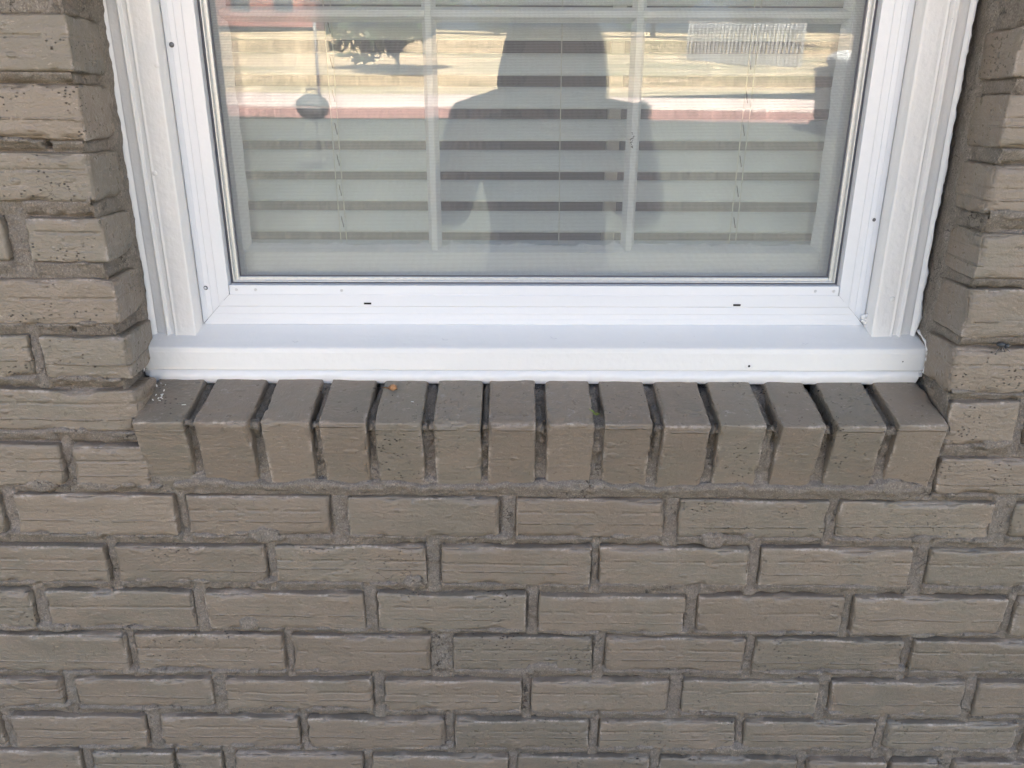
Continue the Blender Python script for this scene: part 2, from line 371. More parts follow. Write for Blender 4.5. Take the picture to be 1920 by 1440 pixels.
ROWS = {
 -8: [(-648.2, -435.6, 480.2, 533.0), (507.4, 596.2, 486.8, 534.6), (606.8, 798.5, 487.7, 534.9)],
 -7: [(-649.6, -434.7, 414.4, 468.2), (509.0, 707.0, 418.4, 470.6)],
 -6: [(-645.5, -436.1, 352.1, 401.9), (508.9, 610.2, 348.7, 400.8), (622.6, 813.1, 348.2, 400.6)],
 -5: [(-737.3, -542.2, 287.6, 335.0), (-517.6, -434.9, 286.6, 334.3), (511.1, 709.0, 280.3, 330.1)],
 -4: [(-633.0, -433.7, 217.5, 268.0), (510.4, 616.2, 214.3, 268.3), (628.1, 818.5, 213.8, 268.3)],
 -3: [(-733.2, -542.1, 153.6, 202.4), (-527.6, -429.0, 152.6, 202.2), (508.3, 705.9, 146.1, 200.5)],
 -2: [(-627.0, -435.3, 87.6, 137.8), (516.7, 599.8, 81.6, 136.2), (614.8, 811.9, 80.8, 136.0)],
 -1: [(-705.9, -529.8, 16.6, 69.1), (-517.1, -443.9, 16.4, 68.3), (521.7, 711.5, 15.1, 62.5)],
 0: [(-788.0, -616.7, -52.6, 3.2), (-597.2, -403.5, -51.8, 3.2), (-390.5, -215.5, -51.0, 3.1), (-191.9, -6.2, -50.2, 3.1), (13.4, 196.2, -49.3, 3.0), (214.5, 396.8, -48.5, 3.0), (410.0, 601.1, -47.7, 2.9), (626.7, 809.0, -46.9, 2.9)],
 1: [(-693.1, -499.5, -119.9, -67.6), (-486.2, -301.0, -119.3, -66.9), (-287.6, -99.5, -118.7, -66.2), (-79.4, 108.3, -118.0, -65.4), (119.0, 307.0, -117.4, -64.7), (321.8, 512.7, -116.7, -63.9), (534.2, 721.4, -116.1, -63.2)],
 2: [(-797.4, -604.9, -189.1, -135.2), (-587.2, -399.2, -189.1, -135.2), (-382.1, -180.1, -189.1, -135.1), (-163.0, 28.4, -189.1, -135.1), (44.1, 232.3, -189.1, -135.0), (248.8, 437.2, -189.1, -134.9), (451.0, 647.3, -189.1, -134.9), (660.4, 856.3, -189.1, -134.8)],
 3: [(-682.2, -495.0, -258.9, -200.6), (-483.8, -289.3, -257.2, -200.5), (-277.4, -96.0, -255.4, -200.4), (-66.5, 117.3, -253.6, -200.3), (133.5, 318.3, -251.9, -200.2), (330.9, 525.8, -250.2, -200.1), (539.2, 728.1, -248.4, -200.0)],
 4: [(-775.9, -591.6, -317.1, -272.5), (-573.0, -390.6, -317.9, -271.8), (-372.0, -177.2, -318.7, -271.1), (-159.3, 24.4, -319.5, -270.3), (38.0, 221.9, -320.3, -269.6), (241.4, 424.8, -321.1, -268.9), (441.4, 623.7, -321.9, -268.2), (638.8, 832.2, -322.7, -267.5)],
 5: [(-864.9, -686.2, -387.4, -334.7), (-670.9, -490.6, -386.7, -335.1), (-469.4, -280.0, -386.0, -335.6), (-267.6, -79.4, -385.2, -336.1), (-66.2, 118.6, -384.5, -336.6), (131.8, 319.1, -383.7, -337.1), (332.3, 514.7, -383.0, -337.6), (528.0, 708.4, -382.3, -338.1), (721.7, 902.3, -381.8, -338.5)],
 6: [(-773.2, -588.2, -450.4, -395.9), (-573.4, -458.6, -451.5, -397.0), (-452.6, -391.1, -452.1, -397.6), (-374.1, -195.2, -453.1, -398.6), (-181.9, 7.6, -454.4, -399.9), (21.0, 206.3, -455.8, -401.3), (219.7, 413.4, -457.2, -402.7), (428.3, 538.7, -458.3, -403.8), (544.7, 613.4, -459.0, -404.5), (633.6, 825.7, -460.0, -405.5)],
}
ROWLOCK = [(-430.0, -373.0), (-360.0, -297.5), (-282.6, -228.1), (-215.7, -162.4), (-151.9, -97.9), (-83.7, -29.7), (-20.4, 34.2), (47.9, 101.3), (115.0, 169.0), (182.7, 236.1), (248.6, 301.4), (319.5, 369.9), (384.8, 440.2), (456.4, 512.5)]

wall = tag(empty('brick_wall'), 'taupe painted brick wall around the white window, rough grey mortar joints between its bricks', 'wall')
OPL, OPR = -.4365, .5095                      # faces of the window reveal
SILL_Y = .062
FACE = {}
seed = 0
bricks = []                                   # (x0, x1, z0, z1) of every laid brick
for k in sorted(ROWS):
    for (x0, x1, z0, z1) in ROWS[k]:
        seed += 1
        x0, x1, z0, z1 = x0/1000, x1/1000, z0/1000, z1/1000
        rv = None
        if k <= -3:
            if abs(x1-OPL) < .02: rv = 'L'
            if abs(x0-OPR) < .02: rv = 'R'
        if k in (-1, -2) and x1 < 0 and x1 > -.5: x1 = -.427
        bricks.append((x0, x1, z0, z1, rv, seed))
for (x0, x1, z0, z1, rv, sd) in bricks:
    L, H = x1-x0, z1-z0
    fy = rng.uniform(-.0016, .0016)
    D = .086 if rv else .05
    P, F = rock_box(L, H, D, sd, dstep=.006 if rv else .012, faces={'L': 'fltbr', 'R': 'fltbr'}.get(rv, 'flrtb'), chip=rng.uniform(.0016, .0040), wob=rng.uniform(.0013, .0022))
    if rv:     # the opening widens a little towards the window
        sg = 1 if rv == 'L' else -1
        P[:, 0] -= sg*np.maximum(0, P[:, 1])*.115*(P[:, 0]*sg > 0)
    o = mesh_obj('brick', P, F, M_BRICK_END if rng.random() < (.5 if rv else .06) else M_BRICK, wall, True, ((x0+x1)/2, fy, (z0+z1)/2))
    put_edge_light(o)
    o.rotation_euler = (rng.uniform(-.006, .006), rng.uniform(-.004, .004), rng.uniform(-.004, .004))
print('bricks', len(bricks))

# mortar: one height field behind and between the bricks
def mortar_field(x0, x1, z0, z1, res, blist):
    nx = int((x1-x0)/res)+1; nz = int((z1-z0)/res)+1
    xs = np.linspace(x0, x1, nx); zs = np.linspace(z0, z1, nz)
    occ = np.zeros((nz, nx), bool)
    for b in blist:
        i0, i1 = np.searchsorted(xs, [b[0], b[1]]); j0, j1 = np.searchsorted(zs, [b[2], b[3]])
        occ[j0:j1, i0:i1] = True
    up = np.full((nz, nx), 9.0); cur = np.full(nx, 9.0)
    for j in range(nz-1, -1, -1):
        cur = np.where(occ[j], 0, cur+res); up[j] = cur
    dn = np.full((nz, nx), 9.0); cur = np.full(nx, 9.0)
    for j in range(nz):
        cur = np.where(occ[j], 0, cur+res); dn[j] = cur
    lf = np.full((nz, nx), 9.0); cur = np.full(nz, 9.0)
    for i in range(nx):
        cur = np.where(occ[:, i], 0, cur+res); lf[:, i] = cur
    rt = np.full((nz, nx), 9.0); cur = np.full(nz, 9.0)
    for i in range(nx-1, -1, -1):
        cur = np.where(occ[:, i], 0, cur+res); rt[:, i] = cur
    X, Z = np.meshgrid(xs, zs)
    n1 = noise3(X*35, Z*60, .3); n2 = noise3(X*140, Z*160, 4.3); n3 = noise3(X*420, Z*420, 7.7); n4 = noise3(X*9, Z*50, 2.2)
    gap = up+dn; t = np.clip(up/np.maximum(gap, 1e-6), 0, 1)
    bed = .0012 + .0060*sstep(.10, .95, t) + .0014*n1 + .0011*n2
    bed += sstep(.66, .90, t+.10*n2)*sstep(-.35, .15, n4+.3*n1)*.0075
    side = np.minimum(lf, rt)
    head = .0068 + .0018*n1 - .0020*(1-sstep(0, .004, side)) + .0012*n2
    head += sstep(-.1, .3, noise3(X*60, Z*12, 9.1))*(1-sstep(.0005, .0035, lf))*.0075+sstep(.1, .5, noise3(X*60, Z*12, 3.1))*(1-sstep(.0005, .0035, rt))*.006
    w = sstep(.024, .034, gap)
    y = bed*(1-w) + head*w + .0008*n3 + .0006*noise3(X*260, Z*300, 12.2)
    # lumps of mortar pushed up over the lower arris of the course above
    lump = np.zeros_like(y)
    for _ in range(190):
        b = blist[rng.randrange(len(blist))]; cx = rng.uniform(b[0], b[1]); cz = b[2]+rng.uniform(-.002, .004)
        rx = rng.uniform(.006, .034); rz = rng.uniform(.0022, .0060)*(1.6 if rng.random() < .12 else 1)
        lump = np.maximum(lump, np.exp(-(((X-cx)/rx)**2+((Z-cz)/rz)**2)))
    for (cx, cz, rx, rz) in ((-.297, -.050, .022, .013), (-.560, .016, .020, .010), (.258, -.053, .016, .012), (-.115, -.116, .014, .011), (.47, .024, .026, .012), (-.33, -.180, .014, .013), (.05, -.246, .02, .008)):
        lump = np.maximum(lump, 1.2*np.exp(-(((X-cx)/rx)**2+((Z-cz)/rz)**2)))
    m = sstep(.40, .66, lump+.20*n2+.12*n3)
    y = y*(1-m)+(-.0012-.0014*lump+.0009*n2+.0005*n3)*m
    # weep holes
    for (cx, cz, r) in ((-.4896, .2105, .0032), (-.4805, .4095, .0045)):
        y += .03*(1-sstep(r*.7, r*1.15, np.hypot(X-cx, (Z-cz)*1.1)))
    y = np.where(occ & (m < .05), np.maximum(y, .010), y)
    keep = ~((X > OPL-.004) & (X < OPR+.004) & (Z > .09))
    V = np.stack([X, y, Z], -1).reshape(-1, 3)
    i = (np.arange(nz-1)[:, None]*nx+np.arange(nx-1)[None, :])
    kq = keep[:-1, :-1] & keep[1:, 1:] & keep[:-1, 1:] & keep[1:, :-1]
    i = i[kq]
    F = np.stack([i, i+1, i+nx+1, i+nx], 1)
    used, inv = np.unique(F, return_inverse=True)
    return V[used], inv.reshape(F.shape)
mb = [b for b in bricks]
V, F = mortar_field(-.86, .94, -.45, .58, .0019, mb)
mortar = mesh_obj('mortar', V, F, M_MORTAR, wall, True, kind='stuff')

# reveal mortar: sheets running back from the wall face on both sides of the opening
def reveal(side):
    zs = np.arange(.10, .66, .0025); ys = np.arange(.0045, .112, .0025)
    Y, Z = np.meshgrid(ys, zs)
    occ = np.full(Z.shape, 9.0)
    for b in bricks:
        if b[4] == side: occ = np.minimum(occ, np.where((Z > b[2]) & (Z < b[3]), 0, np.minimum(np.abs(Z-b[2]), np.abs(Z-b[3]))))
    n1 = noise3(Y*60+3, Z*60, 8.1 if side == 'L' else 3.3); n2 = noise3(Y*170, Z*170, 2.2)
    rec = .0045+.0016*n1+.0010*n2+.003*sstep(.2, .6, n1)
    rec = np.where(occ <= 0, .010, rec)
    back = sstep(.066, .078, Y+.004*noise3(Z*40, 1, 2))
    rec = rec*(1-back)+(.0066+.0010*n1+.0008*n2)*back
    rec = rec + .003*(1-sstep(.004, .010, Y)) + .09*Y*(1-back)
    sg = -1 if side == 'L' else 1; base = OPL if side == 'L' else OPR
    X = base+sg*rec
    nz, ny = Z.shape; i = (np.arange(nz-1)[:, None]*ny+np.arange(ny-1)[None, :]).ravel()
    F = np.stack([i, i+1, i+ny+1, i+ny], 1)
    if side == 'R': F = F[:, ::-1]
    mesh_obj('mortar', np.stack([X, Y, Z], -1).reshape(-1, 3), np.ascontiguousarray(F), M_MORTAR, wall, True, kind='stuff')
reveal('L'); reveal('R')

# rowlock sill: fourteen bricks on edge, tilted to shed water
rsill = tag(empty('rowlock_sill', parent=wall), 'course of bricks laid on edge sloping out below the white sill')
TILT = math.radians(16.5)
for i, (x0, x1) in enumerate(ROWLOCK):
    x0, x1 = x0/1000, x1/1000
    P, F = rock_box(x1-x0+.001, .098, .10, 300+i*3, step=.0030, dstep=.004, r=.0022, chip=rng.uniform(.0014, .0028), wob=.0009, bigc=.0038)
    # local origin to the upper front arris, then tilt
    P = P-np.array([0, 0, .049])
    c, s = math.cos(TILT), math.sin(TILT)
    y = P[:, 1]*c-P[:, 2]*s*.75; z = P[:, 1]*s+P[:, 2]*(1+(c-1))
    P = np.stack([P[:, 0], y, z], 1)
    o = mesh_obj('brick', P, F, M_BRICK, rsill, True, ((x0+x1)/2, -.0165+rng.uniform(-.0012, .0012), .1085+.0036*(x0+x1)/2+rng.uniform(-.0008, .0008)))
    put_edge_light(o)
    o.rotation_euler = (0, rng.uniform(-.006, .006), rng.uniform(-.006, .006))
# mortar between them, following both faces
def rl_mortar():
    xs = np.arange(-.436, .520, .0022)
    prof = []                                  # (y, z) path down the front and back over the top, recessed
    c, s = math.cos(TILT), math.sin(TILT)
    tops = [(.096-i*.0025) for i in range(38)]
    pts = [(-.0165+t*c, .1085+t*s, 0, 1) for t in tops] + [(-.0165+u*s*.75, .1085-u*c, 1, 0) for u in np.arange(.002, .105, .0025)]
    pts = np.array(pts)
    X, I = np.meshgrid(xs, np.arange(len(pts)))
    Yp, Zp, fr, tp = [pts[:, q][I] for q in range(4)]
    occ = np.zeros(xs.shape, bool); lf = np.full(xs.shape, 9.0); mid = np.array([(a+b)/2000 for (_, a), (b, _) in zip(ROWLOCK[:-1], ROWLOCK[1:])])
    for a, b in ROWLOCK: occ |= (xs > a/1000) & (xs < b/1000)
    dj = np.min(np.abs(xs[:, None]-mid[None, :]), 1)
    j = np.argmin(np.abs(xs[:, None]-mid[None, :]), 1)
    dn = .0112+.0026*np.sin(j*2.3)[None, :]*1 + .0020*noise3(X*60, I*.08, j[None, :]*1.7) + .0024*noise3(X*200, I*.35, 5.) + .0008*noise3(X*420, I*.9, 2.)
    dn = dn + .0020*np.clip(noise3(j[None, :]*3.1, I*.06, 1.5), 0, 1)
    side = np.sign(noise3(j*5.7, 2.2, 1.1))[None, :]
    dxm = X-mid[j][None, :]
    dn = dn + .010*sstep(.001, .0045, side*dxm)*sstep(-.2, .3, noise3(I*.05, j[None, :]*2.1, 3.3))
    # lower end of the joint fills out flush
    low = fr*sstep(.028, .020, 0*Zp) if False else sstep(.036, .026, 0) * 0
    fill = sstep(0, 1, np.clip((.034-Zp+.008*noise3(j[None, :]*1.3, 4.4, 2.)) / .012, 0, 1))*fr
    dn = dn*(1-fill)+(.0005)*fill
    Y = Yp+dn*fr+dn*s*tp; Z = Zp-dn*tp*c
    ny, nx = X.shape; i = (np.arange(ny-1)[:, None]*nx+np.arange(nx-1)[None, :]).ravel()
    F = np.stack([i, i+nx, i+nx+1, i+1], 1)
    mesh_obj('mortar', np.stack([X, Y, Z], -1).reshape(-1, 3), F, M_MORTAR, rsill, True, kind='stuff')
    # the bed below, squeezed out in a rough band
    xs = np.arange(-.40, .53, .0024); T = np.linspace(0, 1, 16); X, Tt = np.meshgrid(xs, T)
    n = noise3(X*22, 1, 6.6); n2 = noise3(X*120, Tt*4, 2.2)
    ztop = .026+.005*n+.003*noise3(X*70, 3, 1); zbot = .0045+.0022*noise3(X*40, 8, 1)
    Z = ztop+(zbot-ztop)*Tt
    yo = -.0022-.0016*n
    Y = yo+.0065*sstep(.25, 1.0, Tt)+.0010*n2+.0008*noise3(X*260, Tt*8, 1.)+ .006*(1-sstep(0, .14, Tt)) + .004*sstep(.93, 1, Tt)
    Y = Y+.012*sstep(.49, .53, X)
    ny, nx = X.shape; i = (np.arange(ny-1)[:, None]*nx+np.arange(nx-1)[None, :]).ravel()
    mesh_obj('mortar', np.stack([X, Y, Z], -1).reshape(-1, 3), np.stack([i, i+nx, i+nx+1, i+1], 1), M_MORTAR, rsill, True, kind='stuff')
rl_mortar()

# the rest of the wall outside the photograph: plainer bricks joined into one part
far = MB()
for k in range(-26, 18):
    zt = .003-.0675*k; zb = zt-.053
    ph = 0 if k % 2 == 0 else .1016
    x = -3.2+ph-.02
    while x < 3.3:
        x1 = x+.190
        seen = [(a/1000, b/1000) for (a, b, _, _) in ROWS.get(k, [])]
        lo, hi = (min(a for a, _ in seen), max(b for _, b in seen)) if seen else (9, -9)
        spans = [(x, x1)]
        if seen:
            spans = []
            if x1 < lo-.006: spans = [(x, x1)]
            elif x < lo-.03: spans = [(x, lo-.010)]
            if x > hi+.006: spans.append((x, x1))
            elif x1 > hi+.03: spans.append((hi+.010, x1))
        elif -22 <= k <= -9:
            s2 = []
            if x < OPL: s2.append((x, min(x1, OPL)))
            if x1 > OPR: s2.append((max(x, OPR), x1))
            spans = [(a, b) for a, b in s2 if b-a > .02]
        for a, b in spans:
            f = rng.uniform(-.0015, .0015); far.box((a, f, zb), (b, .086, zt))
        x += .2032
far.build('brick_courses', M_BRICK, wall, kind='stuff')
bk = MB()
bk.box((-3.3, .012, -1.22), (-.84, .09, 1.78)); bk.box((.92, .012, -1.22), (3.4, .09, 1.78))
bk.box((-.84, .0145, -1.22), (.92, .09, -.44)); bk.box((-.84, .0145, .57), (OPL-.006, .09, 1.78)); bk.box((OPR+.006, .0145, .57), (.92, .09, 1.78))
bk.box((OPL-.006, .0145, 1.50), (OPR+.006, .09, 1.78))
bk.box((-.84, .032, -.44), (OPL-.012, .13, .51)); bk.box((OPR+.012, .032, -.44), (.92, .13, .51)); bk.box((OPL-.012, .032, -.44), (OPR+.012, .13, .08))
bk.build('mortar_bed', M_MORTAR, wall, kind='stuff')

# ------------------------------------------------------------------ the window (local origin at the middle of its lower edge)
win = tag(empty('window', (.034, 0, .190)), 'white framed window with storm frame, insect screen and muntins, set in the brick wall above the sill', 'window')
win.rotation_euler = (0, -.0090, 0)
TOP = 1.31
def frame_loop(prof, hw, zb, zt, sides='LBRT'):
    """sweep a profile of (u inward, y) round the rectangle; mitred corners; returns verts, faces for the chosen sides"""
    vs = []; fs = []; n = len(prof)
    for S in sides:
        o = len(vs)
        for e in (0, 1):
            for (u, y) in prof:
                if S == 'L': p = (-hw+u, y, (zb+u) if e == 0 else (zt-u))
                if S == 'R': p = (hw-u, y, (zb+u) if e == 0 else (zt-u))
                if S == 'B': p = ((-hw+u) if e == 0 else (hw-u), y, zb+u)
                if S == 'T': p = ((-hw+u) if e == 0 else (hw-u), y, zt-u)
                vs.append(p)
        for i in range(n-1):
            q = (o+i, o+n+i, o+n+i+1, o+i+1)
            fs.append(q if S in 'RB' else q[::-1])
    return vs, fs
def side_piece(name, prof, hw, zb, zt, S, mat, parent, bev=.0006, cut=False):
    vs, fs = frame_loop(prof, hw, zb, zt, S)
    if cut:   # square lower end (casings stand on the sill)
        n = len(prof); vs = [((v[0], v[1], zb+cut(v[1])) if i % (2*n) < n else v) for i, v in enumerate(vs)]
    m = MB(); m.add(vs, fs)
    n = len(prof)
    o = m.build(name, mat, parent)
    return o
def rounded(prof, r=.0007):
    out = [prof[0]]
    for a, b, c in zip(prof[:-2], prof[1:-1], prof[2:]):
        a, b, c = Vector(a), Vector(b), Vector(c)
        d1 = (a-b); d2 = (c-b); k1 = min(r, d1.length*.4); k2 = min(r, d2.length*.4)
        p1 = b+d1.normalized()*k1; p2 = b+d2.normalized()*k2
        mid = (p1+p2)/4+b/2
        out += [tuple(p1), tuple(mid), tuple(p2)]
    return out+[prof[-1]]

sill_z = lambda y: -.0150+(y-.066)*.335          # top of the wooden sill
# wooden brickmould casings left and right, and at the head
CP = rounded([(0, .16), (0, .0990), (.0015, .0965), (.0135, .0950), (.0150, .0915), (.0158, .0905), (.0175, .0907), (.0190, .0945), (.0245, .0940), (.0262, .0908), (.0290, .0916), (.0330, .0912), (.0505, .0905), (.0523, .0915), (.0526, .16)], .0008)
for S in 'LR':
    side_piece('casing', CP, .4735, -.01, TOP+.055, S, M_CASING, win, cut=lambda y: .0095+sill_z(y)-.0005)
side_piece('casing', CP, .4735, -.01, TOP+.055, 'T', M_CASING, win)
# wavy caulk line between the casing and the bricks
for sgn in (-1, 1):
    zs = np.arange(-.006, TOP+.04, .004); V = []; Fq = []
    for i, z in enumerate(zs):
        w = .0056+.0016*float(noise3(z*17+sgn*3, 1, 2))+.0013*float(noise3(z*83, 5, sgn+3))+.0006*float(noise3(z*230, 7, sgn+3))+(.004*max(0, 1-abs(z-.02)/.03))
        w = max(w, .0008)
        x0 = .4722
        for (dx, y) in ((-.001, .0955), (.0012, .0935), (w*.6, .0925-.002), (w, .0925), (w+.0012, .1000)):
            V.append((sgn*(x0+dx), y-.10*max(0, w-.004), z))
    for i in range(len(zs)-1):
        for q in range(4):
            f = (i*5+q, i*5+q+1, (i+1)*5+q+1, (i+1)*5+q); Fq.append(f if sgn > 0 else f[::-1])
    mesh_obj('caulk_bead', V, Fq, M_CAULK, win, True)
# wooden sill, sloping top, small horns
m = MB(); hwS = .4815
def sill_profile(x):
    a = [(.150, sill_z(.150)), (.0705, sill_z(.0705)), (.0675, sill_z(.0675)-.0002), (.0662, -.0161), (.0658, -.0189), (.0658, -.0194), (.0654, -.0209), (.0654, -.0418), (.0685, -.0426), (.0685, -.0436), (.0660, -.0445), (.0658, -.0512), (.15, -.0512)]
    return a
xs = np.concatenate([[-hwS, -hwS+.0012], np.linspace(-hwS+.004, hwS-.004, 90), [hwS-.0012, hwS]])
V = []
for i, x in enumerate(xs):
    e = min(x+hwS, hwS-x)
    for (y, z) in sill_profile(x):
        k = max(0, .002-e)
        yy = y+k*1.0*(1 if y < .1 else 0) + .00045*float(noise3(x*14, z*30, 1))+.00018*float(noise3(x*60, z*90, 4)); zz = z - (k*.4 if z > -.03 and y < .1 else 0)+.0003*float(noise3(x*11, y*20, 6))
        V.append((x, yy, zz))
n = len(sill_profile(0)); Fq = [(i*n+j, i*n+j+1, (i+1)*n+j+1, (i+1)*n+j) for i in range(len(xs)-1) for j in range(n-1)]
Fq += [tuple(range(n))[::-1], tuple(range((len(xs)-1)*n, len(xs)*n))]
sill = mesh_obj('sill_board', V, Fq, M_SILL, win)
# caulk squeezed along the bottom of the sill, meeting the rowlock bricks
xs = np.arange(-.474, .476, .0035); V = []; Fq = []
for i, x in enumerate(xs):
    w = .0030+.0028*float(noise3(x*24, 1, 8))+.0014*float(noise3(x*90, 2, 4)); w = max(w, .0006)
    zt = -.0435
    top_here = .1085+.0036*x+(.0785)*math.tan(TILT)-.190   # rowlock top at the sill face
    for (y, z) in ((.0662, -.0446), (.0650, -.0458), (.0643-w*.3, -.0478), (.0636-w*.6, -.0508-w*.30), (.0690, -.0620)):
        V.append((x, y, z))
for i in range(len(xs)-1):
    for q in range(4): Fq.append((i*5+q, i*5+q+1, (i+1)*5+q+1, (i+1)*5+q))
mesh_obj('caulk_bead', V, Fq, M_CAULK, win, True)
# caulk round the two sill horns
for sgn in (-1, 1):
    V = []; Fq = []
    path = [(.094, .000), (.085, -.004), (.075, -.008), (.070, -.0135), (.0640, -.0175), (.0635, -.027), (.0640, -.037), (.0645, -.047)]
    fine = []
    for a, b in zip(path[:-1], path[1:]):
        for t in np.linspace(0, 1, 5)[:-1]: fine.append((a[0]*(1-t)+b[0]*t, a[1]*(1-t)+b[1]*t))
    for i, (y, z) in enumerate(fine):
        r = .0016+.0007*float(noise3(i*.7, sgn, 3))
        cx = hwS-.0002
        for q in range(6):
            a = q*math.pi/3; V.append((sgn*(cx+r*math.cos(a)*1.2), y+r*math.sin(a)*.5, z+r*math.sin(a)))
    for i in range(len(fine)-1):
        for q in range(6): Fq.append((i*6+q, i*6+(q+1) % 6, (i+1)*6+(q+1) % 6, (i+1)*6+q))
    mesh_obj('caulk_bead', V, Fq, M_CAULK, win, True)

# aluminium storm frame: mitred, stepped
storm = empty('storm_frame', (0, 0, 0), win)
SP = rounded([(0, .125), (0, .1152), (.0012, .1140), (.0075, .1128), (.0085, .1122), (.0150, .1118), (.0156, .1106), (.0250, .1100), (.0256, .1082), (.0263, .1080), (.0395, .1075), (.0400, .1078), (.0402, .142)], .0006)
SPB = rounded([(0, .125), (0, .1152), (.0012, .1140), (.0075, .1118), (.0085, .1112), (.0150, .1098), (.0156, .1090), (.0250, .1080), (.0256, .1068), (.0263, .1064), (.0405, .1052), (.0410, .1060), (.0412, .142)], .0006)
for S in 'LRBT': side_piece('frame_rail', SPB if S == 'B' else SP, .4205, .0014, TOP, S, M_STORM, storm)
mt = MB()
for sg in (-1, 1):   # dark hairline of the mitre, just open
    a = Vector((sg*.4190, .1130, .0030)); b = Vector((sg*.3795, .1066, .0425))
    mt.cyl(a, b, .00035, n=6)
mt.build('mitre_gap', M_GASKET, storm)
rail = MB(); rail.box((-.3793, .1062, .0420), (.3793, .142, .0538)); rail.build('bottom_rail', M_STORM, storm, bevel=.0007)
def disc(name, x, z, r, y, mat, parent, dome=.4, ring=False):
    m = MB(); m.sphere((x, y, z), r, 12, (1, dome, 1)); o = m.build(name, mat, parent, True); return o
for (x, z) in ((-.3705, .0482), (-.3465, .0482), (.3495, .0478), (.3725, .0478), (-.2400, .0475)):
    disc('rivet', x, z, .0019, .1060, M_RIVET, storm, .35)
for (x, z, r) in ((-.4105, .049, .0028),):
    disc('screw', x, z, r, .1120, M_SCREW, storm, .5); disc('screw', x, z, .0016, .1108, M_RIVET, storm, .6)
o = disc('screw', -.4125, .3275, .0030, .1118, M_SCREW, storm, .5)
o = disc('screw', .4115, .1350, .0022, .1118, M_SCREW, storm, .5)
for (x, z) in ((-.2085, .0310), (.2535, .0300)):
    m = MB(); m.box((x-.0045, .1052, z-.0011), (x+.0045, .1100, z+.0011)); m.build('weep_slot', M_DARK, storm)
# channel behind the storm frame and the screen
def rect_frame(name, hw, zb, zt, w, y0, y1, mat, parent, bev=.0005):
    m = MB()
    m.box((-hw, y0, zb), (-hw+w, y1, zt)); m.box((hw-w, y0, zb), (hw, y1, zt))
    m.box((-hw+w, y0+.0002, zb), (hw-w, y1, zb+w)); m.box((-hw+w, y0+.0002, zt-w), (hw-w, y1, zt))
    return m.build(name, mat, parent, bevel=bev)
rect_frame('gasket', .3800, .0535, TOP-.040, .0040, .1180, .1260, M_GASKET, storm)
rect_frame('track', .3763, .0560, TOP-.044, .0016, .1150, .1290, M_ALU, storm)
scr = empty('insect_screen', (0, 0, 0), win)
ZS1 = .640
m = MB(); hw = .3752; zb = .0565; w = .0052
m.box((-hw, .1195, zb), (-hw+w, .1275, ZS1)); m.box((hw-w, .1195, zb), (hw, .1275, ZS1)); m.box((-hw+w, .1197, zb), (hw-w, .1275, zb+w)); m.box((-hw+w, .1197, ZS1-w), (hw-w, .1275, ZS1))
m.build('screen_frame', M_ALU, scr, bevel=.0008)
m = MB(); hw -= w
m.box((-hw, .1225, zb+w), (-hw+.0012, .1262, ZS1-w)); m.box((hw-.0012, .1225, zb+w), (hw, .1262, ZS1-w)); m.box((-hw, .1226, zb+w), (hw, .1262, zb+w+.0012))
m.build('spline', M_GASKET, scr)
m = MB(); x = -hw; wr = .000145
while x < hw: m.box((x-wr, .1242, zb+w), (x+wr, .1244, ZS1-w)); x += .00142
z = zb+w
while z < ZS1-w: m.box((-hw, .12395, z-wr), (hw, .1242, z+wr)); z += .00165
m.build('mesh', M_WIRE, scr, kind='stuff')
# storm glass
m = MB(); m.box((-.378, .1330, .050), (.378, .1355, ZS1+.02)); m.build('storm_glass', M_GLASS, win)
m = MB(); m.box((-.378, .1262, ZS1+.003), (.378, .1287, TOP-.04)); m.build('storm_glass', M_GLASS, win)
m = MB(); m.box((-.38, .1150, ZS1), (.38, .1325, ZS1+.030)); m.build('meeting_rail', M_STORM, win, bevel=.001)

# wooden jamb liner between casing and sash
m = MB()
m.box((-.4730, .142, -.045), (-.3965, .215, TOP+.05)); m.box((.3965, .142, -.045), (.4730, .215, TOP+.05)); m.box((-.3965, .142, TOP-.02), (.3965, .215, TOP+.05)); m.box((-.3965, .142, -.052), (.3965, .215, .004))
m.build('jamb', M_SASH, win)
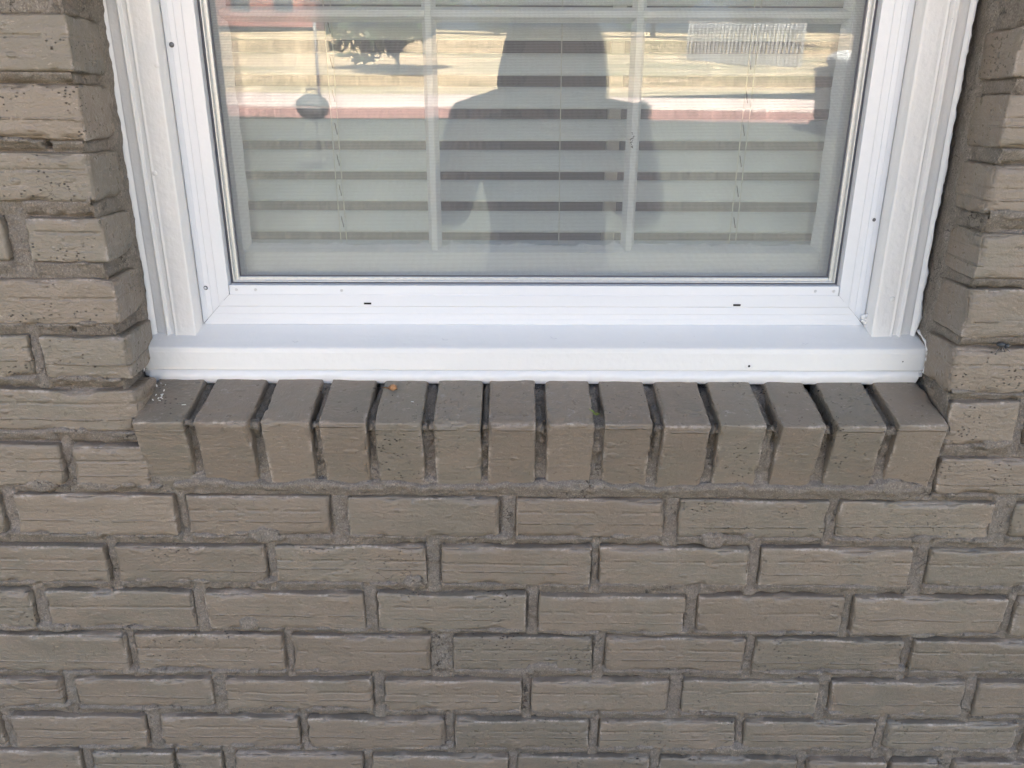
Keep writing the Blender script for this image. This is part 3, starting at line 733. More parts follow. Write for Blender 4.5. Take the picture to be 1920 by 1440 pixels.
# sash with six lights, glass and muntins
def sash(z0, y0):
    s = empty('sash', (0, 0, 0), win)
    H = .640; st = .3700
    def put(name, a, b, bev=.0012):
        m = MB(); m.box(a, b); return m.build(name, M_SASH, s, bevel=bev)
    put('stile', (-.396, y0, z0), (-st, y0+.034, z0+H)); put('stile', (.3665, y0, z0), (.396, y0+.034, z0+H))
    put('rail', (-st, y0+.0002, z0), (.3665, y0+.034, z0+.084)); put('rail', (-st, y0+.0002, z0+H-.04), (.3665, y0+.034, z0+H))
    # sticking and putty fillet round the glass
    def bar(name, p, q, horiz=False):
        m = MB(); f = .0036; b = .0085; y1 = y0+(.0034 if horiz else .0022); y2 = y0+.0155
        if not horiz:
            x, za, zb_ = p[0], p[1], q[1]
            vs = [(x-f, y1, za), (x+f, y1, za), (x+b, y2, za), (x-b, y2, za), (x-f, y1, zb_), (x+f, y1, zb_), (x+b, y2, zb_), (x-b, y2, zb_)]
        else:
            z, xa, xb = p[1], p[0], q[0]
            vs = [(xa, y1, z+f), (xa, y1, z-f), (xa, y2, z-b), (xa, y2, z+b), (xb, y1, z+f), (xb, y1, z-f), (xb, y2, z-b), (xb, y2, z+b)]
        m.add(vs, [(0, 1, 5, 4), (1, 2, 6, 5), (2, 3, 7, 6), (3, 0, 4, 7), (0, 3, 2, 1), (4, 5, 6, 7)])
        return m.build(name, M_SASH, s, bevel=.0007)
    zg0, zg1 = z0+.084, z0+H-.04
    for x in (-.1268, .1205): bar('muntin', (x, zg0-.001), (x, zg1+.001))
    bar('muntin', (-st, z0+.3600), (.3665, z0+.3600), True)
    # uneven putty line along the bottom and the sides
    V = []; Fq = []; xs = np.arange(-st, .3665, .003)
    for i, x in enumerate(xs):
        h = .0030+.0016*float(noise3(x*60, 1, 5))+.0012*float(noise3(x*200, 3, 2))
        if abs(x-.1035) < .012: h += .006*math.exp(-((x-.1035)/.005)**2)
        if abs(x+.1060) < .01: h += .007*math.exp(-((x+.1065)/.0022)**2)
        V += [(x, y0-.0004, zg0-.001), (x, y0+.003, zg0+h*.45), (x, y0+.0150, zg0+h+.004)]
    for i in range(len(xs)-1):
        for q in (0, 1): Fq.append((i*3+q, (i+1)*3+q, (i+1)*3+q+1, i*3+q+1))
    mesh_obj('putty', V, Fq, M_SASH, s, True)
    for sx, x in ((1, -st), (-1, .3665)):
        V = []; Fq = []; zs = np.arange(zg0, zg1, .004)
        for z in zs:
            h = .004+.0012*float(noise3(z*50, sx, 5)); V += [(x-sx*.0005, y0+.001, z), (x+sx*h*.5, y0+.004, z), (x+sx*(h+.003), y0+.0150, z)]
        for i in range(len(zs)-1):
            for q in (0, 1):
                f = (i*3+q, i*3+q+1, (i+1)*3+q+1, (i+1)*3+q); Fq.append(f if sx > 0 else f[::-1])
        mesh_obj('putty', V, Fq, M_SASH, s, True)
    m = MB(); m.box((-st-.005, y0+.0150, zg0-.005), (.3715, y0+.0180, zg1+.005)); m.build('pane', M_GLASS2, s)
    return s
sash(.0045, .1490)
sash(.0045+.640-.03, .1850)

m = MB()
for k in range(7): m.sphere((.4205+.004*math.sin(k*2.1), .1105, .006+.0016*k), .0028+.0008*math.sin(k*1.7), 9, (1, .8, 1))
m.build('caulk_blob', M_CAULK, win, True)
m = MB(); m.sphere((.4225, .1068, .0135), .0022, 8, (.5, .6, 1.7)); m.build('mitre_gap', M_DARK, win, True)
for (x, y, z, a_) in ((-.115, .085, 0, .6), (.02, .09, 0, 1.2), (-.30, .08, 0, .2), (.33, .078, 0, .1)):
    m = MB(); zz_ = sill_z(y)+.0002; m.tube([(x, y, zz_), (x+.004*math.cos(a_), y-.003, sill_z(y-.003)+.0002), (x+.008, y-.004*a_, sill_z(y-.004*a_)+.0002)], .00025, 5); m.build('paint_scratch', M_RIVET, win)

# nail filler, nail hole, chips on the painted wood
for (x, y, z) in ((-.4435, .0905, .1890), (.4395, .0905, .0420), (-.4230, .0905, .305)):
    disc('nail_dimple', x, z, .0030, y, M_CASING, win, .25)
disc('nail_hole', .2640, -.0370, .0020, .0654, M_DARK, win, .4)
disc('nail_hole', .4530, -.0310, .0008, .0654, M_DARK, win, .4)
V, Fq = [], []
m = MB(); m.sphere((.2640, .0652, -.0370), .0034, 12, (1.6, .10, .8)); m.build('nail_dimple', M_SILL, win, True)

# insect remains on the muntin
m = MB()
for i in range(16):
    m.sphere((.1150+rng.uniform(-.0022, .0022), .1463+rng.uniform(0, .002), .2260+rng.uniform(-.009, .009)), rng.uniform(.0005, .0011), 6)
bug = m.build('insect_cluster', M_DARK, None, True); bug.location = (.034, 0, .190)
tag(bug, 'tiny cluster of dark insect specks stuck beside the right muntin of the window', 'insects', kind='stuff')

# ------------------------------------------------------------------ venetian blind behind the sash
blind = tag(empty('venetian_blind', (.034, 0, .190)), 'pale grey-green slatted venetian blind hanging behind the window glass', 'blind')
blind.rotation_euler = (0, -.009, 0)
slat0 = None
zc = [.3333+.0388*i for i in range(-6, 26)]
zc = [z for z in zc if z > .09 and z < TOP-.05]
base = [.0800, .1190, .1590, .1970, .2350, .2740, .3130]
zz = base+[.3130+.0398*i for i in range(1, 25)]
def slat_mesh():
    V = []; Fq = []; nx = 24; ns = 7; hw = .385
    for i in range(nx+1):
        x = -hw+2*hw*i/nx
        for j in range(ns+1):
            t = j/ns; zl = -.0132+.0264*t; yl = -.007+.014*t - .0018*math.sin(math.pi*t)
            V.append((x, yl, zl)); 
    n1 = len(V); V += [(v[0], v[1]+.0011, v[2]-.0002) for v in V]
    w = ns+1
    for i in range(nx):
        for j in range(ns):
            a = i*w+j; Fq.append((a, a+w, a+w+1, a+1)); Fq.append((n1+a, n1+a+1, n1+a+w+1, n1+a+w))
        a = i*w; Fq.append((a, n1+a, n1+a+w, a+w)); a = i*w+ns; Fq.append((a, a+w, n1+a+w, n1+a))
    return V, Fq
for i, z in enumerate(zz):
    if z > TOP-.06: break
    if slat0 is None:
        V, Fq = slat_mesh(); slat0 = mesh_obj('slat', V, Fq, M_SLAT, blind, True); o = slat0
    else:
        o = slat0.copy(); COL.objects.link(o); o.parent = blind
    o.location = (rng.uniform(-.0006, .0006), .205, z); o.rotation_euler = (rng.uniform(-.03, .03), rng.uniform(-.0012, .0012), 0)
for x in (-.255, -.247, .033, .262, .270):
    m = MB(); z0 = .080; pts = [(x+.0012*math.sin(z*9+x*40), .1915+.001*math.sin(z*13), z) for z in np.arange(.078, TOP-.05, .02)]
    m.tube(pts, .0007, 5); m.build('cord', M_CORD, blind)
for i, z in enumerate(zz[:16]):
    for x in (-.2515, .2660):
        m = MB(); s_ = .004
        m.tube([(x-.0015, .1945, z+.008), (x+.0012, .1935, z-.006)], .0007, 5); m.build('route_slot', M_DARK, blind)
m = MB(); m.box((-.385, .192, .078), (.385, .214, .088)); m.build('bottom_bar', M_SLAT, blind, bevel=.002)

# ------------------------------------------------------------------ the room behind
m = MB(); X0, X1, Y0, Y1, Z0, Z1 = -2.4, 2.4, .24, 3.6, -.95, 1.70
m.box((X0, Y1, Z0), (X1, Y1+.05, Z1)); m.box((X0-.05, Y0, Z0), (X0, Y1+.05, Z1)); m.box((X1, Y0, Z0), (X1+.05, Y1+.05, Z1)); m.box((X0, Y0, Z1), (X1, Y1+.05, Z1+.05))
m.box((X0, .216, Z0), (-.44, .236, Z1)); m.box((.51, .216, Z0), (X1, .236, Z1)); m.box((-.44, .216, Z0), (.51, .236, .185)); m.box((-.44, .216, 1.52), (.51, .236, Z1))
tag(m.build('room_walls', M_ROOM), kind='structure')
m = MB(); m.box((X0, Y0, Z0-.05), (X1, Y1, Z0)); tag(m.build('room_floor', M_FLOOR), kind='structure')
def curtain(x0, x1, label):
    V = []; Fq = []; n = int((x1-x0)/.006)
    for i in range(n+1):
        x = x0+(x1-x0)*i/n; y = .262+.006*math.sin(x*85)+.003*math.sin(x*211+1)
        for z in (1.5, .9, .3, -.2): V.append((x, y, z))
    n1 = len(V); V += [(a, b+.002, c) for a, b, c in V]
    for i in range(n):
        for j in range(3):
            a = i*4+j; Fq.append((a, a+1, a+5, a+4)); Fq.append((n1+a, n1+a+4, n1+a+5, n1+a+1))
    o = mesh_obj('curtain', V, Fq, M_CURTAIN, None, True); tag(o, label, 'curtain'); return o
curtain(-.43, -.010, 'grey curtain hanging behind the blind at its left half')
curtain(.155, .50, 'grey curtain hanging behind the blind at its right end')
m = MB(); m.box((.133, .262, -.2), (.150, .275, 1.5)); tag(m.build('curtain_pole', M_CASING, None, bevel=.001), 'pale upright strip showing between the blind slats beside the dark gap', 'curtain pole')

# ------------------------------------------------------------------ roof over the wall
M_SOFFIT = plain('soffit_white', (0.75, 0.75, 0.73), .6); M_SHINGLE = plain('roof_shingle', (0.10, 0.09, 0.085), .9, 0, 8, .0, .4)
roof = tag(empty('house_roof', (0, 0, 0)), 'low pitched shingle roof with white soffit above the brick wall', 'roof')
m = MB(); m.box((-6, -1.25, 1.80), (6, 8, 1.84)); m.build('soffit', M_SOFFIT, roof)  # overhang lengthened to cut sky light from above
m = MB(); m.add([(-6, -1.33, 1.84), (6, -1.33, 1.84), (6, 3.8, 3.5), (-6, 3.8, 3.5), (-6, 8, 1.84), (6, 8, 1.84)], [(0, 1, 2, 3), (3, 2, 5, 4), (0, 3, 4), (1, 5, 2), (0, 4, 5, 1)]); m.build('shingles', M_SHINGLE, roof)
m = MB(); m.box((-6, 7.9, -1.2), (6, 8, 1.8)); m.box((-6, .10, -1.2), (-5.9, 7.9, 1.8)); m.box((5.9, .10, -1.2), (6, 7.9, 1.8)); m.box((-5.9, .012, -1.2), (-3.31, .10, 1.8)); m.box((3.41, .012, -1.2), (5.9, .10, 1.8))
tag(m.build('house_walls', M_MORTAR), kind='structure')

# ------------------------------------------------------------------ the ground in front: lawn, street, dry slope
def gz(y):
    L = -y
    pts = [(-400, -1.12), (5, -1.12), (13, .27), (18, .44), (20.6, .84), (31, 2.05), (70, 6.6), (110, 9.5), (300, 12)]
    return float(np.interp(L, [p[0] for p in pts], [p[1] for p in pts]))
def strip(name, L0, L1, mat, dz=0, hx=160, step=1.0, nx=80, rough=0.0):
    ls = np.arange(L0, L1+1e-6, (L1-L0)/max(1, round((L1-L0)/step))); xs = np.linspace(-hx, hx, nx+1)
    V = [(x, -l, gz(-l)+dz+rough*float(noise3(x*.15, l*.2, 3))) for l in ls for x in xs]; w = nx+1
    Fq = [(i*w+j, (i+1)*w+j, (i+1)*w+j+1, i*w+j+1) for i in range(len(ls)-1) for j in range(nx)]
    o = mesh_obj(name, V, Fq, mat, None, True); return tag(o, kind='structure')
def ground_mat(name, a, b, c, sc1, sc2, stretch=(1, 1, 1)):
    t = NT(name); v = t.coords(False); v2 = t.sc(v, stretch)
    n1 = t.noise(v2, sc1, 4, .6); n2 = t.noise(v, sc2, 3, .6)
    col = t.mix(t.mapr(n1, .38, .62), a, b); col = t.mix(t.mapr(n2, .55, .7), col, c)
    return t.finish(col, .95, t.bump(n2, .02, .6))
M_LAWN = ground_mat('lawn_grass', (.034, .038, .026), (.048, .050, .036), (.065, .06, .04), .5, 30)  # colours darkened to stand in for shade over the lawn
M_FIELD = ground_mat('dry_grass', (.50, .37, .23), (.25, .215, .12), (.58, .46, .32), .38, 1.1, (.22, 1, 1))
M_ROAD = plain('reddish_road', (.32, .175, .15), .9, 0, 3, .0, .12)
M_WALK = plain('sidewalk_concrete', (.50, .39, .35), .9, 0, 2, .0, .08)
strip('lawn', -12, 13, M_LAWN, 0, 160, .5, 160)
strip('road', 13.0, 18.0, M_ROAD, 0, 160, 1.0)
strip('sidewalk', 18.0, 20.0, M_WALK, .004, 160, .5)
strip('dry_slope', 20.0, 300, M_FIELD, 0, 260, 2.8, 130, .22)

# ------------------------------------------------------------------ trees
M_BARK = plain('bark', (.10, .075, .055), .9, 0, 12, .01, .3)
def leaf_mat(name, a, b):
    t = NT(name); v = t.coords(True); n = t.noise(v, 1.6, 3); c = t.mix(t.mapr(n, .35, .65), a, b)
    return t.finish(c, .6)
M_LEAF = leaf_mat('foliage', (.045, .075, .022), (.10, .13, .04)); M_LEAF2 = leaf_mat('foliage_dark', (.03, .055, .02), (.07, .10, .035))
def crown_mesh(n, rx, rz, leaf, seed, clumps=22, droop=0):
    r = np.random.RandomState(seed); cs = r.normal(size=(clumps, 3)); cs /= np.linalg.norm(cs, axis=1)[:, None]; cs *= (r.rand(clumps, 1)**.5)*.85
    cs *= (rx, rx, rz); k = r.randint(0, clumps, n); rad = (.26+.22*r.rand(clumps))*rx
    d = r.normal(size=(n, 3)); d /= np.linalg.norm(d, axis=1)[:, None]; p = cs[k]+d*rad[k][:, None]*(r.rand(n, 1)**.4)*(1, 1, .8)
    a = r.normal(size=(n, 3)); a /= np.linalg.norm(a, axis=1)[:, None]; b = np.cross(a, r.normal(size=(n, 3))); b /= np.linalg.norm(b, axis=1)[:, None]
    s = leaf*(.6+.8*r.rand(n, 1)); V = np.stack([p-a*s, p+b*s*.5, p+a*s, p-b*s*.5], 1).reshape(-1, 3)
    return V, np.arange(4*n).reshape(n, 4)
def tree(x, L, h, rx, label, mat, seed, name='leafy_tree', n=5000, low=.28, group=None):
    t = tag(empty(name, (x, -L, gz(-L)-.05)), label, 'tree', group)
    m = MB(); r = random.Random(seed); m.cyl((0, 0, 0), (0, 0, h*.5), h*.020, h*.012, 9)
    for i in range(7):
        a = r.uniform(0, 6.28); z = h*r.uniform(low, .5); e = Vector((math.cos(a)*rx*.7, math.sin(a)*rx*.7, h*r.uniform(.5, .85)))
        m.cyl((0, 0, z), tuple(e), h*.011, h*.003, 6)
    m.build('trunk', M_BARK, t)
    V, Fq = crown_mesh(n, rx, h*(1-low)*.5, rx*.055+.05, seed)
    V[:, 2] += h*(low+(1-low)*.5)
    mesh_obj('crown', V, Fq, mat, t)
    return t
tree(-3.7, 26, 4.1, 2.3, 'shade tree on the dry slope reflected at the upper middle of the glass', M_LEAF2, 3, low=.10, n=6500)
G = 'trees along the top of the slope'
for i, (x, L, h, r, lb) in enumerate([(-1, 62, 11, 5.5, 'round green tree behind the photographer at the top of the slope'), (10, 58, 10, 5, 'green tree behind the white board fence'), (17, 50, 9, 4.6, 'green tree over the right end of the board fence'), (25, 45, 9, 4.5, 'bushy tree at the right margin of the reflected slope'),
                                  (-14, 66, 12, 6, 'tall tree on the slope left of the shade tree'), (-33, 72, 14, 7, 'big tree beyond the red brick building'), (-52, 70, 14, 7, 'outermost tree at the far left of the slope'), (36, 60, 13, 6.5, 'large tree at the far right of the slope'), (52, 66, 14, 7, 'outermost tree at the far right of the slope')]):
    tree(x, L, h, r, lb, M_LEAF if i % 2 else M_LEAF2, 20+i, n=4500, low=.12, group=G)
for i in range(14):
    x = -75+i*11.5+rng.uniform(-2, 2)
    pass
def wood():
    r = np.random.RandomState(5); V = []; Fq = []; n0 = 0
    for i in range(34):
        v, f = crown_mesh(900, 6.5, 5.0, .55, 100+i, 12); v += (-130+i*8+r.rand()*3, -104-r.rand()*10, 9.5+4.2+r.rand()*1.5); V.append(v); Fq.append(f+n0); n0 += len(v)
    o = mesh_obj('far_wood', np.concatenate(V), np.concatenate(Fq), M_LEAF2); tag(o, 'far off belt of green trees closing the view behind the slope', 'woodland', kind='stuff')
wood()

# ------------------------------------------------------------------ buildings and things across the street
M_RED = plain('red_brick_far', (.33, .14, .11), .9, 0, 4, .0, .15); M_WIN = plain('far_window', (.05, .06, .07), .2); M_ROOFR = plain('far_roof', (.16, .12, .11), .9); M_WH = plain('far_white', (.75, .75, .73), .7)
b = tag(empty('brick_building', (-24.5, -66, gz(-66)-.2)), 'long low red brick building beyond the slope, reflected at the upper left of the glass', 'building')
m = MB(); m.box((-10, -4, 0), (10, 4, 3.4)); m.build('wall', M_RED, b)
m = MB(); m.add([(-10.5, -4.6, 3.4), (10.5, -4.6, 3.4), (10.5, 4.6, 3.4), (-10.5, 4.6, 3.4), (-9, 0, 5.2), (9, 0, 5.2)], [(0, 1, 5, 4), (2, 3, 4, 5), (1, 2, 5), (3, 0, 4), (0, 3, 2, 1)]); m.build('roof', M_ROOFR, b)
for i in range(6):
    m = MB(); m.box((-8.9+i*3.2, 3.99, 1.0), (-7.5+i*3.2, 4.06, 2.4)); m.build('window', M_WIN, b)
M_GREYB = plain('weathered_board', (.34, .34, .35), .8)
f = tag(empty('board_fence', (0, 0, 0)), 'pale grey board fence climbing the slope, reflected at the upper right of the glass', 'fence')
xs = np.linspace(7.6, 11.2, 30)
for i, x in enumerate(xs):
    L = 31+3.5*(11.2-x)/3.6; z = gz(-L)
    m = MB(); o2 = .012*(i % 2); m.box((x-.0618, -L-.012+o2, z), (x+.0618, -L+.012+o2, z+1.55)); m.build('board', M_GREYB, f)
m = MB(); m.cyl((7.6, -34.53, gz(-34.5)+1.3), (11.2, -31.03, gz(-31)+1.3), .04, n=6); m.build('rail', M_GREYB, f)
for i, (x, L, h) in enumerate([(-13.5, 20.5, 2.2), (-4.0, 16.2, 1.7), (9.9, 20.5, 2.2)]):
    m = MB(); m.cyl((0, 0, 0), (0, 0, h), .035, n=8); m.sphere((0, 0, h), .05, 8)
    o = m.build('street_post', plain('post_grey', (.22, .21, .2), .6), None, True, loc=(x, -L, gz(-L)))
    tag(o, ['thin grey post at the kerb, leftmost in the reflection', 'thin grey post by the road left of the photographer', 'thin grey post beside the board fence'][i], 'post', 'posts along the street')
# kettle grill on the lawn
M_ENA = plain('grill_enamel', (.05, .055, .06), .25); M_GRILL = plain('grill_dull', (.07, .075, .08), .8)
g = tag(empty('kettle_grill', (-2.5, -9.3, gz(-9.3))), 'dark kettle grill on the lawn, dome reflected low at the left of the glass', 'grill')
m = MB(); m.sphere((0, 0, .82), .21, 18, (1, 1, .75), 0); m.build('lid', M_GRILL, g, True)
m = MB(); m.sphere((0, 0, .81), .20, 18, (1, 1, -.8), 0); m.build('bowl', M_GRILL, g, True)
for k in range(3):
    a = k*2.094+.5; m = MB(); m.cyl((math.cos(a)*.13, math.sin(a)*.13, .64), (math.cos(a)*.27, math.sin(a)*.27, 0), .012, n=7); m.build('leg', M_GRILL, g)
m = MB(); m.tube([(-.06, 0, .99), (-.05, 0, 1.03), (.05, 0, 1.03), (.06, 0, .99)], .01, 6); m.build('handle', M_BARK, g)
# made-up bin and bag at the kerb, standing in for a white-topped dark figure
bn = tag(empty('stand_in_bin', (5.35, -12.2, gz(-12.2))), 'made-up dark bin at the edge of the lawn, standing in for a reflected figure', 'stand-in bin')
m = MB(); a = .27; c_ = .33
m.add([(-a, -a, 0), (a, -a, 0), (a, a, 0), (-a, a, 0), (-c_, -c_, .95), (c_, -c_, .95), (c_, c_, .95), (-c_, c_, .95)], [(0, 3, 2, 1), (4, 5, 6, 7), (0, 1, 5, 4), (1, 2, 6, 5), (2, 3, 7, 6), (3, 0, 4, 7)]); m.build('body', plain('bin_dark', (.025, .03, .045), .5), bn, bevel=.03)
for sx in (-1, 1):
    m = MB(); m.cyl((sx*.27, -.25, .1), (sx*.33, -.25, .1), .1, n=14); m.build('wheel', M_GASKET, bn)
m = MB(); m.box((-.35, -.36, .95), (.35, .36, 1.0)); m.build('lid', plain('bin_lid', (.03, .035, .05), .5), bn, bevel=.015)
m = MB(); m.sphere((0, 0, 1.10), .24, 14, (1.2, 1, .6)); o = m.build('stand_in_bag', M_WH, None, True, loc=(5.35, -12.2, gz(-12.2))); tag(o, 'made-up white bag on the bin, standing in for the white top of the figure', 'bag')

# ------------------------------------------------------------------ people (seen in the glass only)
M_SKIN = plain('skin', (.46, .27, .19), .5, 0, 60, .0, .06); M_HAIR = plain('hair', (.05, .035, .025), .6, 0, 200, .001, .3)
def cloth(n, c): return plain(n, c, .85, 0, 30, .002, .08)
def skinned(name, joints, edges, mats, regions, parent, root=0, lv=2):
    me = bpy.data.meshes.new(name); me.from_pydata([j[:3] for j in joints], edges, []); me.update()
    o = bpy.data.objects.new(name, me); COL.objects.link(o)
    md = o.modifiers.new('skin', 'SKIN'); md.use_smooth_shade = True
    for i, j in enumerate(joints):
        sv = me.skin_vertices[0].data[i]; sv.radius = (j[3], j[4] if len(j) > 4 else j[3]); sv.use_root = (i == root)
    ss = o.modifiers.new('sub', 'SUBSURF'); ss.levels = lv; ss.render_levels = lv
    dg = bpy.context.evaluated_depsgraph_get(); ev = o.evaluated_get(dg); nm = bpy.data.meshes.new_from_object(ev)
    o.modifiers.clear(); o.data = nm; nm.materials.clear()
    for m_ in mats: nm.materials.append(m_)
    for p in nm.polygons: p.material_index = regions(p.center); p.use_smooth = True
    o.parent = parent
    return o
def person(name, label, hd, sh, pel, hands, elbows, kn, ft, tuck, shirt, trouser, hair_mat, facing, cap=None, s=1.0, hw=1.0, long=.0):
    """hd head centre; sh shoulder centre; pel pelvis; hands/elbows (R, L); facing unit vector the face looks along"""
    p = tag(empty(name), label, 'person')
    hd, sh, pel = Vector(hd), Vector(sh), Vector(pel); f = Vector(facing).normalized(); r = f.cross(Vector((0, 0, 1))).normalized()
    J = []; E = []
    def j(v, a, b=None, par=None):
        J.append((v[0], v[1], v[2], a, b or a)); 
        if par is not None: E.append((par, len(J)-1))
        return len(J)-1
    j0 = j(pel, .15*s, .12*s); up = sh-pel
    j1 = j(pel+up*.35, .135*s, .105*s, j0); j2 = j(pel+up*.7, .155*s, .115*s, j1); j3 = j(pel+up*.95, .13*s, .10*s, j2)
    nk = j(sh+(hd-sh)*.38, .055*s, None, j3); j(hd-Vector((0, 0, .02)), .062*s, None, nk)
    for k, sg in enumerate((1, -1)):
        so = sh+r*sg*.175*s-Vector((0, 0, .03)); a = j(so, .062*s, None, j3); e = j(elbows[k], .042*s, None, a)
        m_ = j((Vector(elbows[k])+Vector(hands[k]))/2, .038*s, None, e); h = j(hands[k], .024*s, .03*s, m_)
        hp = pel+r*sg*.09*s-Vector((0, 0, .06)); h1 = j(hp, .095*s, None, j0); h2 = j(kn[k], .058*s, None, h1); h3 = j((Vector(kn[k])+Vector(ft[k]))/2+Vector((0, 0, .05)), .055*s, None, h2)
        h4 = j(ft[k], .038*s, None, h3); j(Vector(ft[k])+f*.15-Vector((0, 0, .03)), .035*s, None, h4)
    belt = pel.z+.02; slv = [Vector(elbows[0]), Vector(elbows[1])]; shl = sh
    def reg(c):
        if c.z > sh.z+.05*s and (c-hd).length < .30: return 1
        for k in (0, 1):
            a, h = Vector(elbows[k]), Vector(hands[k]); d = h-a; t = (c-a).dot(d)/d.length_squared
            if t > -.25 and (c-(a+d*min(1, max(0, t)))).length < .075*s and (c-(pel+up*.6)).length > .20*s: return 1
        if c.z > belt: return 0
        if c.z < min(ft[0][2], ft[1][2])+.03: return 3
        return 2
    body = skinned('body', J, E, [shirt, M_SKIN, trouser, M_GASKET], reg, p)
    # head: one shaped mesh with brow, nose, chin, ears
    V = []; Fq = []; nu, nv = 28, 20
    for a in range(nv+1):
        th = math.pi*a/nv
        for b_ in range(nu):
            ph = 2*math.pi*b_/nu; lx = math.sin(th)*math.sin(ph); ly = math.sin(th)*math.cos(ph); lz = math.cos(th)
            R_ = .078*(1-.16*max(0, -lz)); w = lx*R_; d = ly*.098*(1-.10*max(0, -lz)); z = lz*.122
            if ly > .5:
                d += .022*math.exp(-((w/.014)**2)-((z+.012)/.022)**2); d -= .010*math.exp(-(((abs(w)-.032)/.015)**2)-((z-.018)/.012)**2)
                d += .006*math.exp(-((w/.022)**2)-((z+.052)/.008)**2); d += .008*math.exp(-((w/.03)**2)-((z+.095)/.02)**2)
            w += .016*math.copysign(1, w)*math.exp(-((ly-.0)/.16)**2-((z-.0)/.028)**2)
            V.append(hd+r*w+f*d+Vector((0, 0, z)))
    for a in range(nv):
        for b_ in range(nu): Fq.append((a*nu+b_, (a+1)*nu+b_, (a+1)*nu+(b_+1) % nu, a*nu+(b_+1) % nu))
    mesh_obj('head', V, Fq, M_SKIN, p, True)
    for sg in (-1, 1):
        m = MB(); m.sphere(tuple(hd+r*sg*.032+f*.082+Vector((0, 0, .018))), .0095, 10); m.build('eye', M_GASKET, p, True)
    # hair: a shell over the skull, open at the face
    V = []; Fq = []; idx = {}
    for a in range(nv+1):
        th = math.pi*a/nv
        for b_ in range(nu):
            ph = 2*math.pi*b_/nu; lx = math.sin(th)*math.sin(ph); ly = math.sin(th)*math.cos(ph); lz = math.cos(th)
            q = 1.14+.05*float(noise3(lx*4, ly*4, lz*4+5)); V.append(hd+r*lx*.084*q*hw*(1+long*max(0, -lz))+f*(ly*.100*q-.008)+Vector((0, 0, lz*.125*q*(1+(long if lz < 0 else .15*long))+.008)))
    for a in range(nv):
        th = math.pi*(a+.5)/nv
        for b_ in range(nu):
            ph = 2*math.pi*(b_+.5)/nu; ly = math.sin(th)*math.cos(ph); lz = math.cos(th)
            if lz > .55 or (ly < .35 and lz > -.45-long): Fq.append((a*nu+b_, (a+1)*nu+b_, (a+1)*nu+(b_+1) % nu, a*nu+(b_+1) % nu))
    hr = mesh_obj('hair', V, Fq, hair_mat, p, True); so = hr.modifiers.new('solid', 'SOLIDIFY'); so.thickness = .012
    # hands: palm grown with the forearm end, five separate bent fingers each
    for k, sg in enumerate((1, -1)):
        h = Vector(hands[k]); fd = (h-Vector(elbows[k])).normalized(); side = Vector(tuck[k]).normalized(); nrm = fd.cross(side).normalized()
        JJ = [(*(h-fd*.02), .026, .017), (*(h+fd*.045), .036, .013)]; EE = [(0, 1)]
        for q in range(4):
            o_ = nrm*(q-1.5)*.019; ln = (.9, 1.0, .95, .75)[q]; b0 = h+fd*.055+o_; b1 = b0+fd*.035*ln+side*.008; b2 = b1+fd*.012*ln+side*.026*ln; b3 = b2+side*.020*ln-fd*.006
            n0 = len(JJ); JJ += [(*b0, .0095), (*b1, .0085), (*b2, .008), (*b3, .007)]; EE += [(1, n0), (n0, n0+1), (n0+1, n0+2), (n0+2, n0+3)]
        t0 = h+fd*.012-nrm*.030; t1 = t0+fd*.025-nrm*.012+side*.012; t2 = t1+fd*.020+side*.018
        n0 = len(JJ); JJ += [(*t0, .012), (*t1, .010), (*t2, .008)]; EE += [(0, n0), (n0, n0+1), (n0+1, n0+2)]
        skinned('hand', JJ, EE, [M_SKIN], lambda c: 0, p, 0, 1)
    if cap:
        m = MB(); m.sphere(tuple(hd+Vector((0, 0, .045))), .108, 18, (1, 1.1, .85), 0); m.build('cap', cap, p, True)
    return p
person('person', 'photographer in a grey shirt holding up a phone, mirrored in the window glass',
       (.120, -1.17, .575), (.115, -1.27, .430), (.13, -1.24, -.16), [(.130, -.895, .400), (-.085, -.895, .400)], [(.40, -1.12, .150), (-.17, -1.12, .150)],
       [(.24, -1.20, -.62), (.02, -1.20, -.62)], [(.25, -1.25, -1.05), (.01, -1.25, -1.05)], [(-1, .15, 0), (1, .15, 0)],
       cloth('grey_shirt', (.33, .33, .35)), cloth('grey_trousers', (.26, .26, .28)), M_HAIR, (0, 1, -.1), s=1.36, hw=1.34, long=.5)
ph = tag(empty('phone', (.028, -.846, .448)), 'dark phone held sideways in the hands of the photographer', 'phone')
m = MB(); m.box((-.078, -.004, -.037), (.078, .004, .037)); m.build('case', plain('phone_case', (.03, .03, .035), .3), ph, bevel=.003)
m = MB(); m.cyl((.058, .004, .018), (.058, .0055, .018), .0075, n=14); m.build('camera_lens', M_ENA, ph)
ph.rotation_euler = (-.33, 0, 0)
gL = gz(-4.5)
person('person', 'dark haired person in a blue grey shirt at the right edge of the reflection',
       (2.62, -4.45, gL+1.60), (2.60, -4.5, gL+1.34), (2.60, -4.55, gL+.90), [(2.36, -4.36, gL+.93), (2.92, -4.50, gL+.80)], [(2.40, -4.62, gL+1.06), (2.88, -4.60, gL+1.06)],
       [(2.70, -4.5, gL+.48), (2.50, -4.5, gL+.48)], [(2.72, -4.55, gL+.07), (2.48, -4.55, gL+.07)], [(0, 1, 0), (0, 1, 0)],
       cloth('blue_grey_shirt', (.10, .14, .19)), cloth('grey_trousers', (.12, .12, .12)), M_HAIR, (-.6, .8, 0), s=1.0)

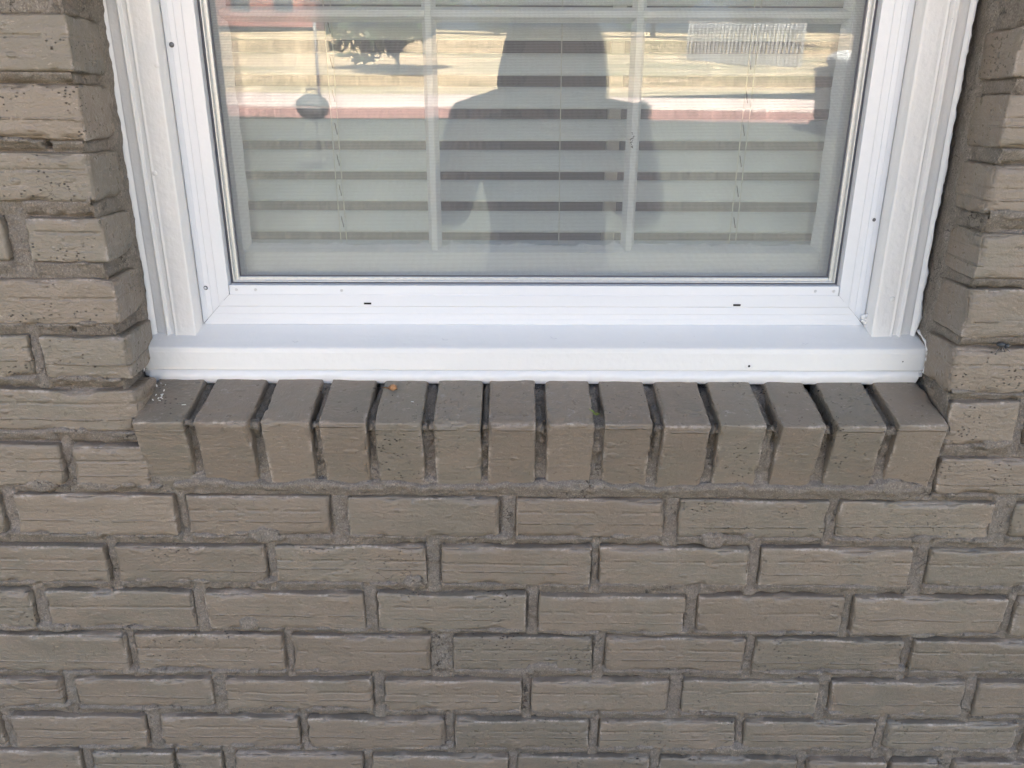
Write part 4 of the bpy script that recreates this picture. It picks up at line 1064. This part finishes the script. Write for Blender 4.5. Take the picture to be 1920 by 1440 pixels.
# ------------------------------------------------------------------ small things lying on the sill and walls
def leafy(name, pts, mat, th=.0004):
    V = [Vector(p) for p in pts]; n = len(V); V2 = [v+Vector((0, -th*.5, th)) for v in V]
    return mesh_obj(name, V+V2, [tuple(range(n))[::-1], tuple(range(n, 2*n))]+[(i, (i+1) % n, n+(i+1) % n, n+i) for i in range(n)], mat)
zr = lambda y, x=0: .1085+.0036*x+(y+.0165)*math.tan(TILT)
lx, ly = -.1385, .046
o = mesh_obj('dead_leaf', [(lx-.006, ly, zr(ly)+.0008), (lx-.002, ly+.005, zr(ly)+.005), (lx+.004, ly+.004, zr(ly)+.004), (lx+.006, ly-.002, zr(ly)+.0012), (lx+.001, ly-.006, zr(ly)+.0006), (lx+.001, ly, zr(ly)+.0065), (lx-.018, ly+.003, zr(ly)+.002), (lx-.006, ly+.001, zr(ly)+.0025)],
             [(0, 4, 5), (4, 3, 5), (3, 2, 5), (2, 1, 5), (1, 0, 5), (0, 1, 2, 3, 4), (6, 0, 7), (0, 6, 7, 1)], M_LEAF_DRY, None, True)
tag(o, 'curled orange-brown dead leaf scrap under the sill beside the fourth brick joint', 'leaf')
m = MB(); sx, sy = .1065, .006
def blade(dx, dy, dz, w):
    p = Vector((sx, sy, zr(sy)-.003)); q = p+Vector((dx, dy, dz)); sd = Vector((dz, 0, -dx)).normalized()*w; mid = (p+q)/2+Vector((0, -.001, .0015))
    m.add([p-sd*.4, p+sd*.4, mid+sd, q, mid-sd, mid+Vector((0, .0004, 0))], [(0, 1, 2, 5), (5, 2, 3), (5, 3, 4), (0, 5, 4)])
blade(-.011, -.003, .009, .0011); blade(-.006, -.005, .003, .0009); blade(-.001, -.006, .006, .0009); blade(.004, -.003, .003, .0008)
o = m.build('weed_sprout', M_SPROUT); tag(o, 'tiny green weed sprouting from the joint between two rowlock bricks', 'plant')
# paint flakes
m = MB()
def flake(x, y, z, l, w, a):
    c, s_ = math.cos(a), math.sin(a); u = Vector((c, 0, s_))*l; v_ = Vector((-s_, -.2, c))*w; p = Vector((x, y, z))
    m.add([p-u-v_, p+u-v_*.6, p+u*.8+v_, p-u*.7+v_*.8, p+Vector((0, -.0006, .0004))], [(0, 1, 4), (1, 2, 4), (2, 3, 4), (3, 0, 4), (0, 3, 2, 1)])
for _ in range(14):
    y = rng.uniform(.02, .055); x = -.425+rng.uniform(-.008, .016); flake(x, y, zr(y)-.001+rng.uniform(0, .002), rng.uniform(.0006, .0022), rng.uniform(.0004, .0009), rng.uniform(0, 3))
for (x, y) in ((-.380, .012), (.478, .040), (.482, .036), (-.112, .022), (.275, .028), (.470, .046)): flake(x, y, zr(y)+.0006, rng.uniform(.0008, .003), .0005, rng.uniform(-.3, .5))
o = m.build('paint_flakes', M_FLAKE); tag(o, 'scattered white paint flakes at the left and right ends of the rowlock bricks', 'paint flakes', kind='stuff')
m = MB()
for jx in (-.1555, -.222, .0415, .242, .312, .378, .449):
    for _ in range(7):
        x = jx+rng.uniform(-.006, .006); y = rng.uniform(.046, .062); a = rng.uniform(0, 3.1); l = rng.uniform(.001, .0045); z = zr(y, x)-rng.uniform(.0, .005)
        m.cyl((x, y, z), (x+l*math.cos(a), y-abs(l*.4*math.sin(a)), z+l*.5*math.sin(a)), rng.uniform(.0002, .0006), n=4)
for _ in range(70):
    x = rng.uniform(-.42, .5); y = rng.uniform(-.01, .06); m.sphere((x, y, zr(y, x)), rng.uniform(.0003, .0008), 5)
o = m.build('sill_debris', M_DARK); tag(o, 'dark crumbs and bits of dead grass caught in the tops of the rowlock joints', 'debris', kind='stuff')
# insect debris in the joint on the right
m = MB(); m.sphere((.560, .000, .2055), .0042, 10, (1.3, .8, .7)); m.sphere((.5655, -.002, .2045), .0028, 8); 
for a in range(4): m.cyl((.560, -.001, .205), (.553+a*.005, -.005, .198+.001*(a % 2)), .0003, n=4)
o = m.build('dead_beetle', M_ENA, None, True); tag(o, 'small dark beetle lodged in the mortar joint right of the sill', 'beetle')
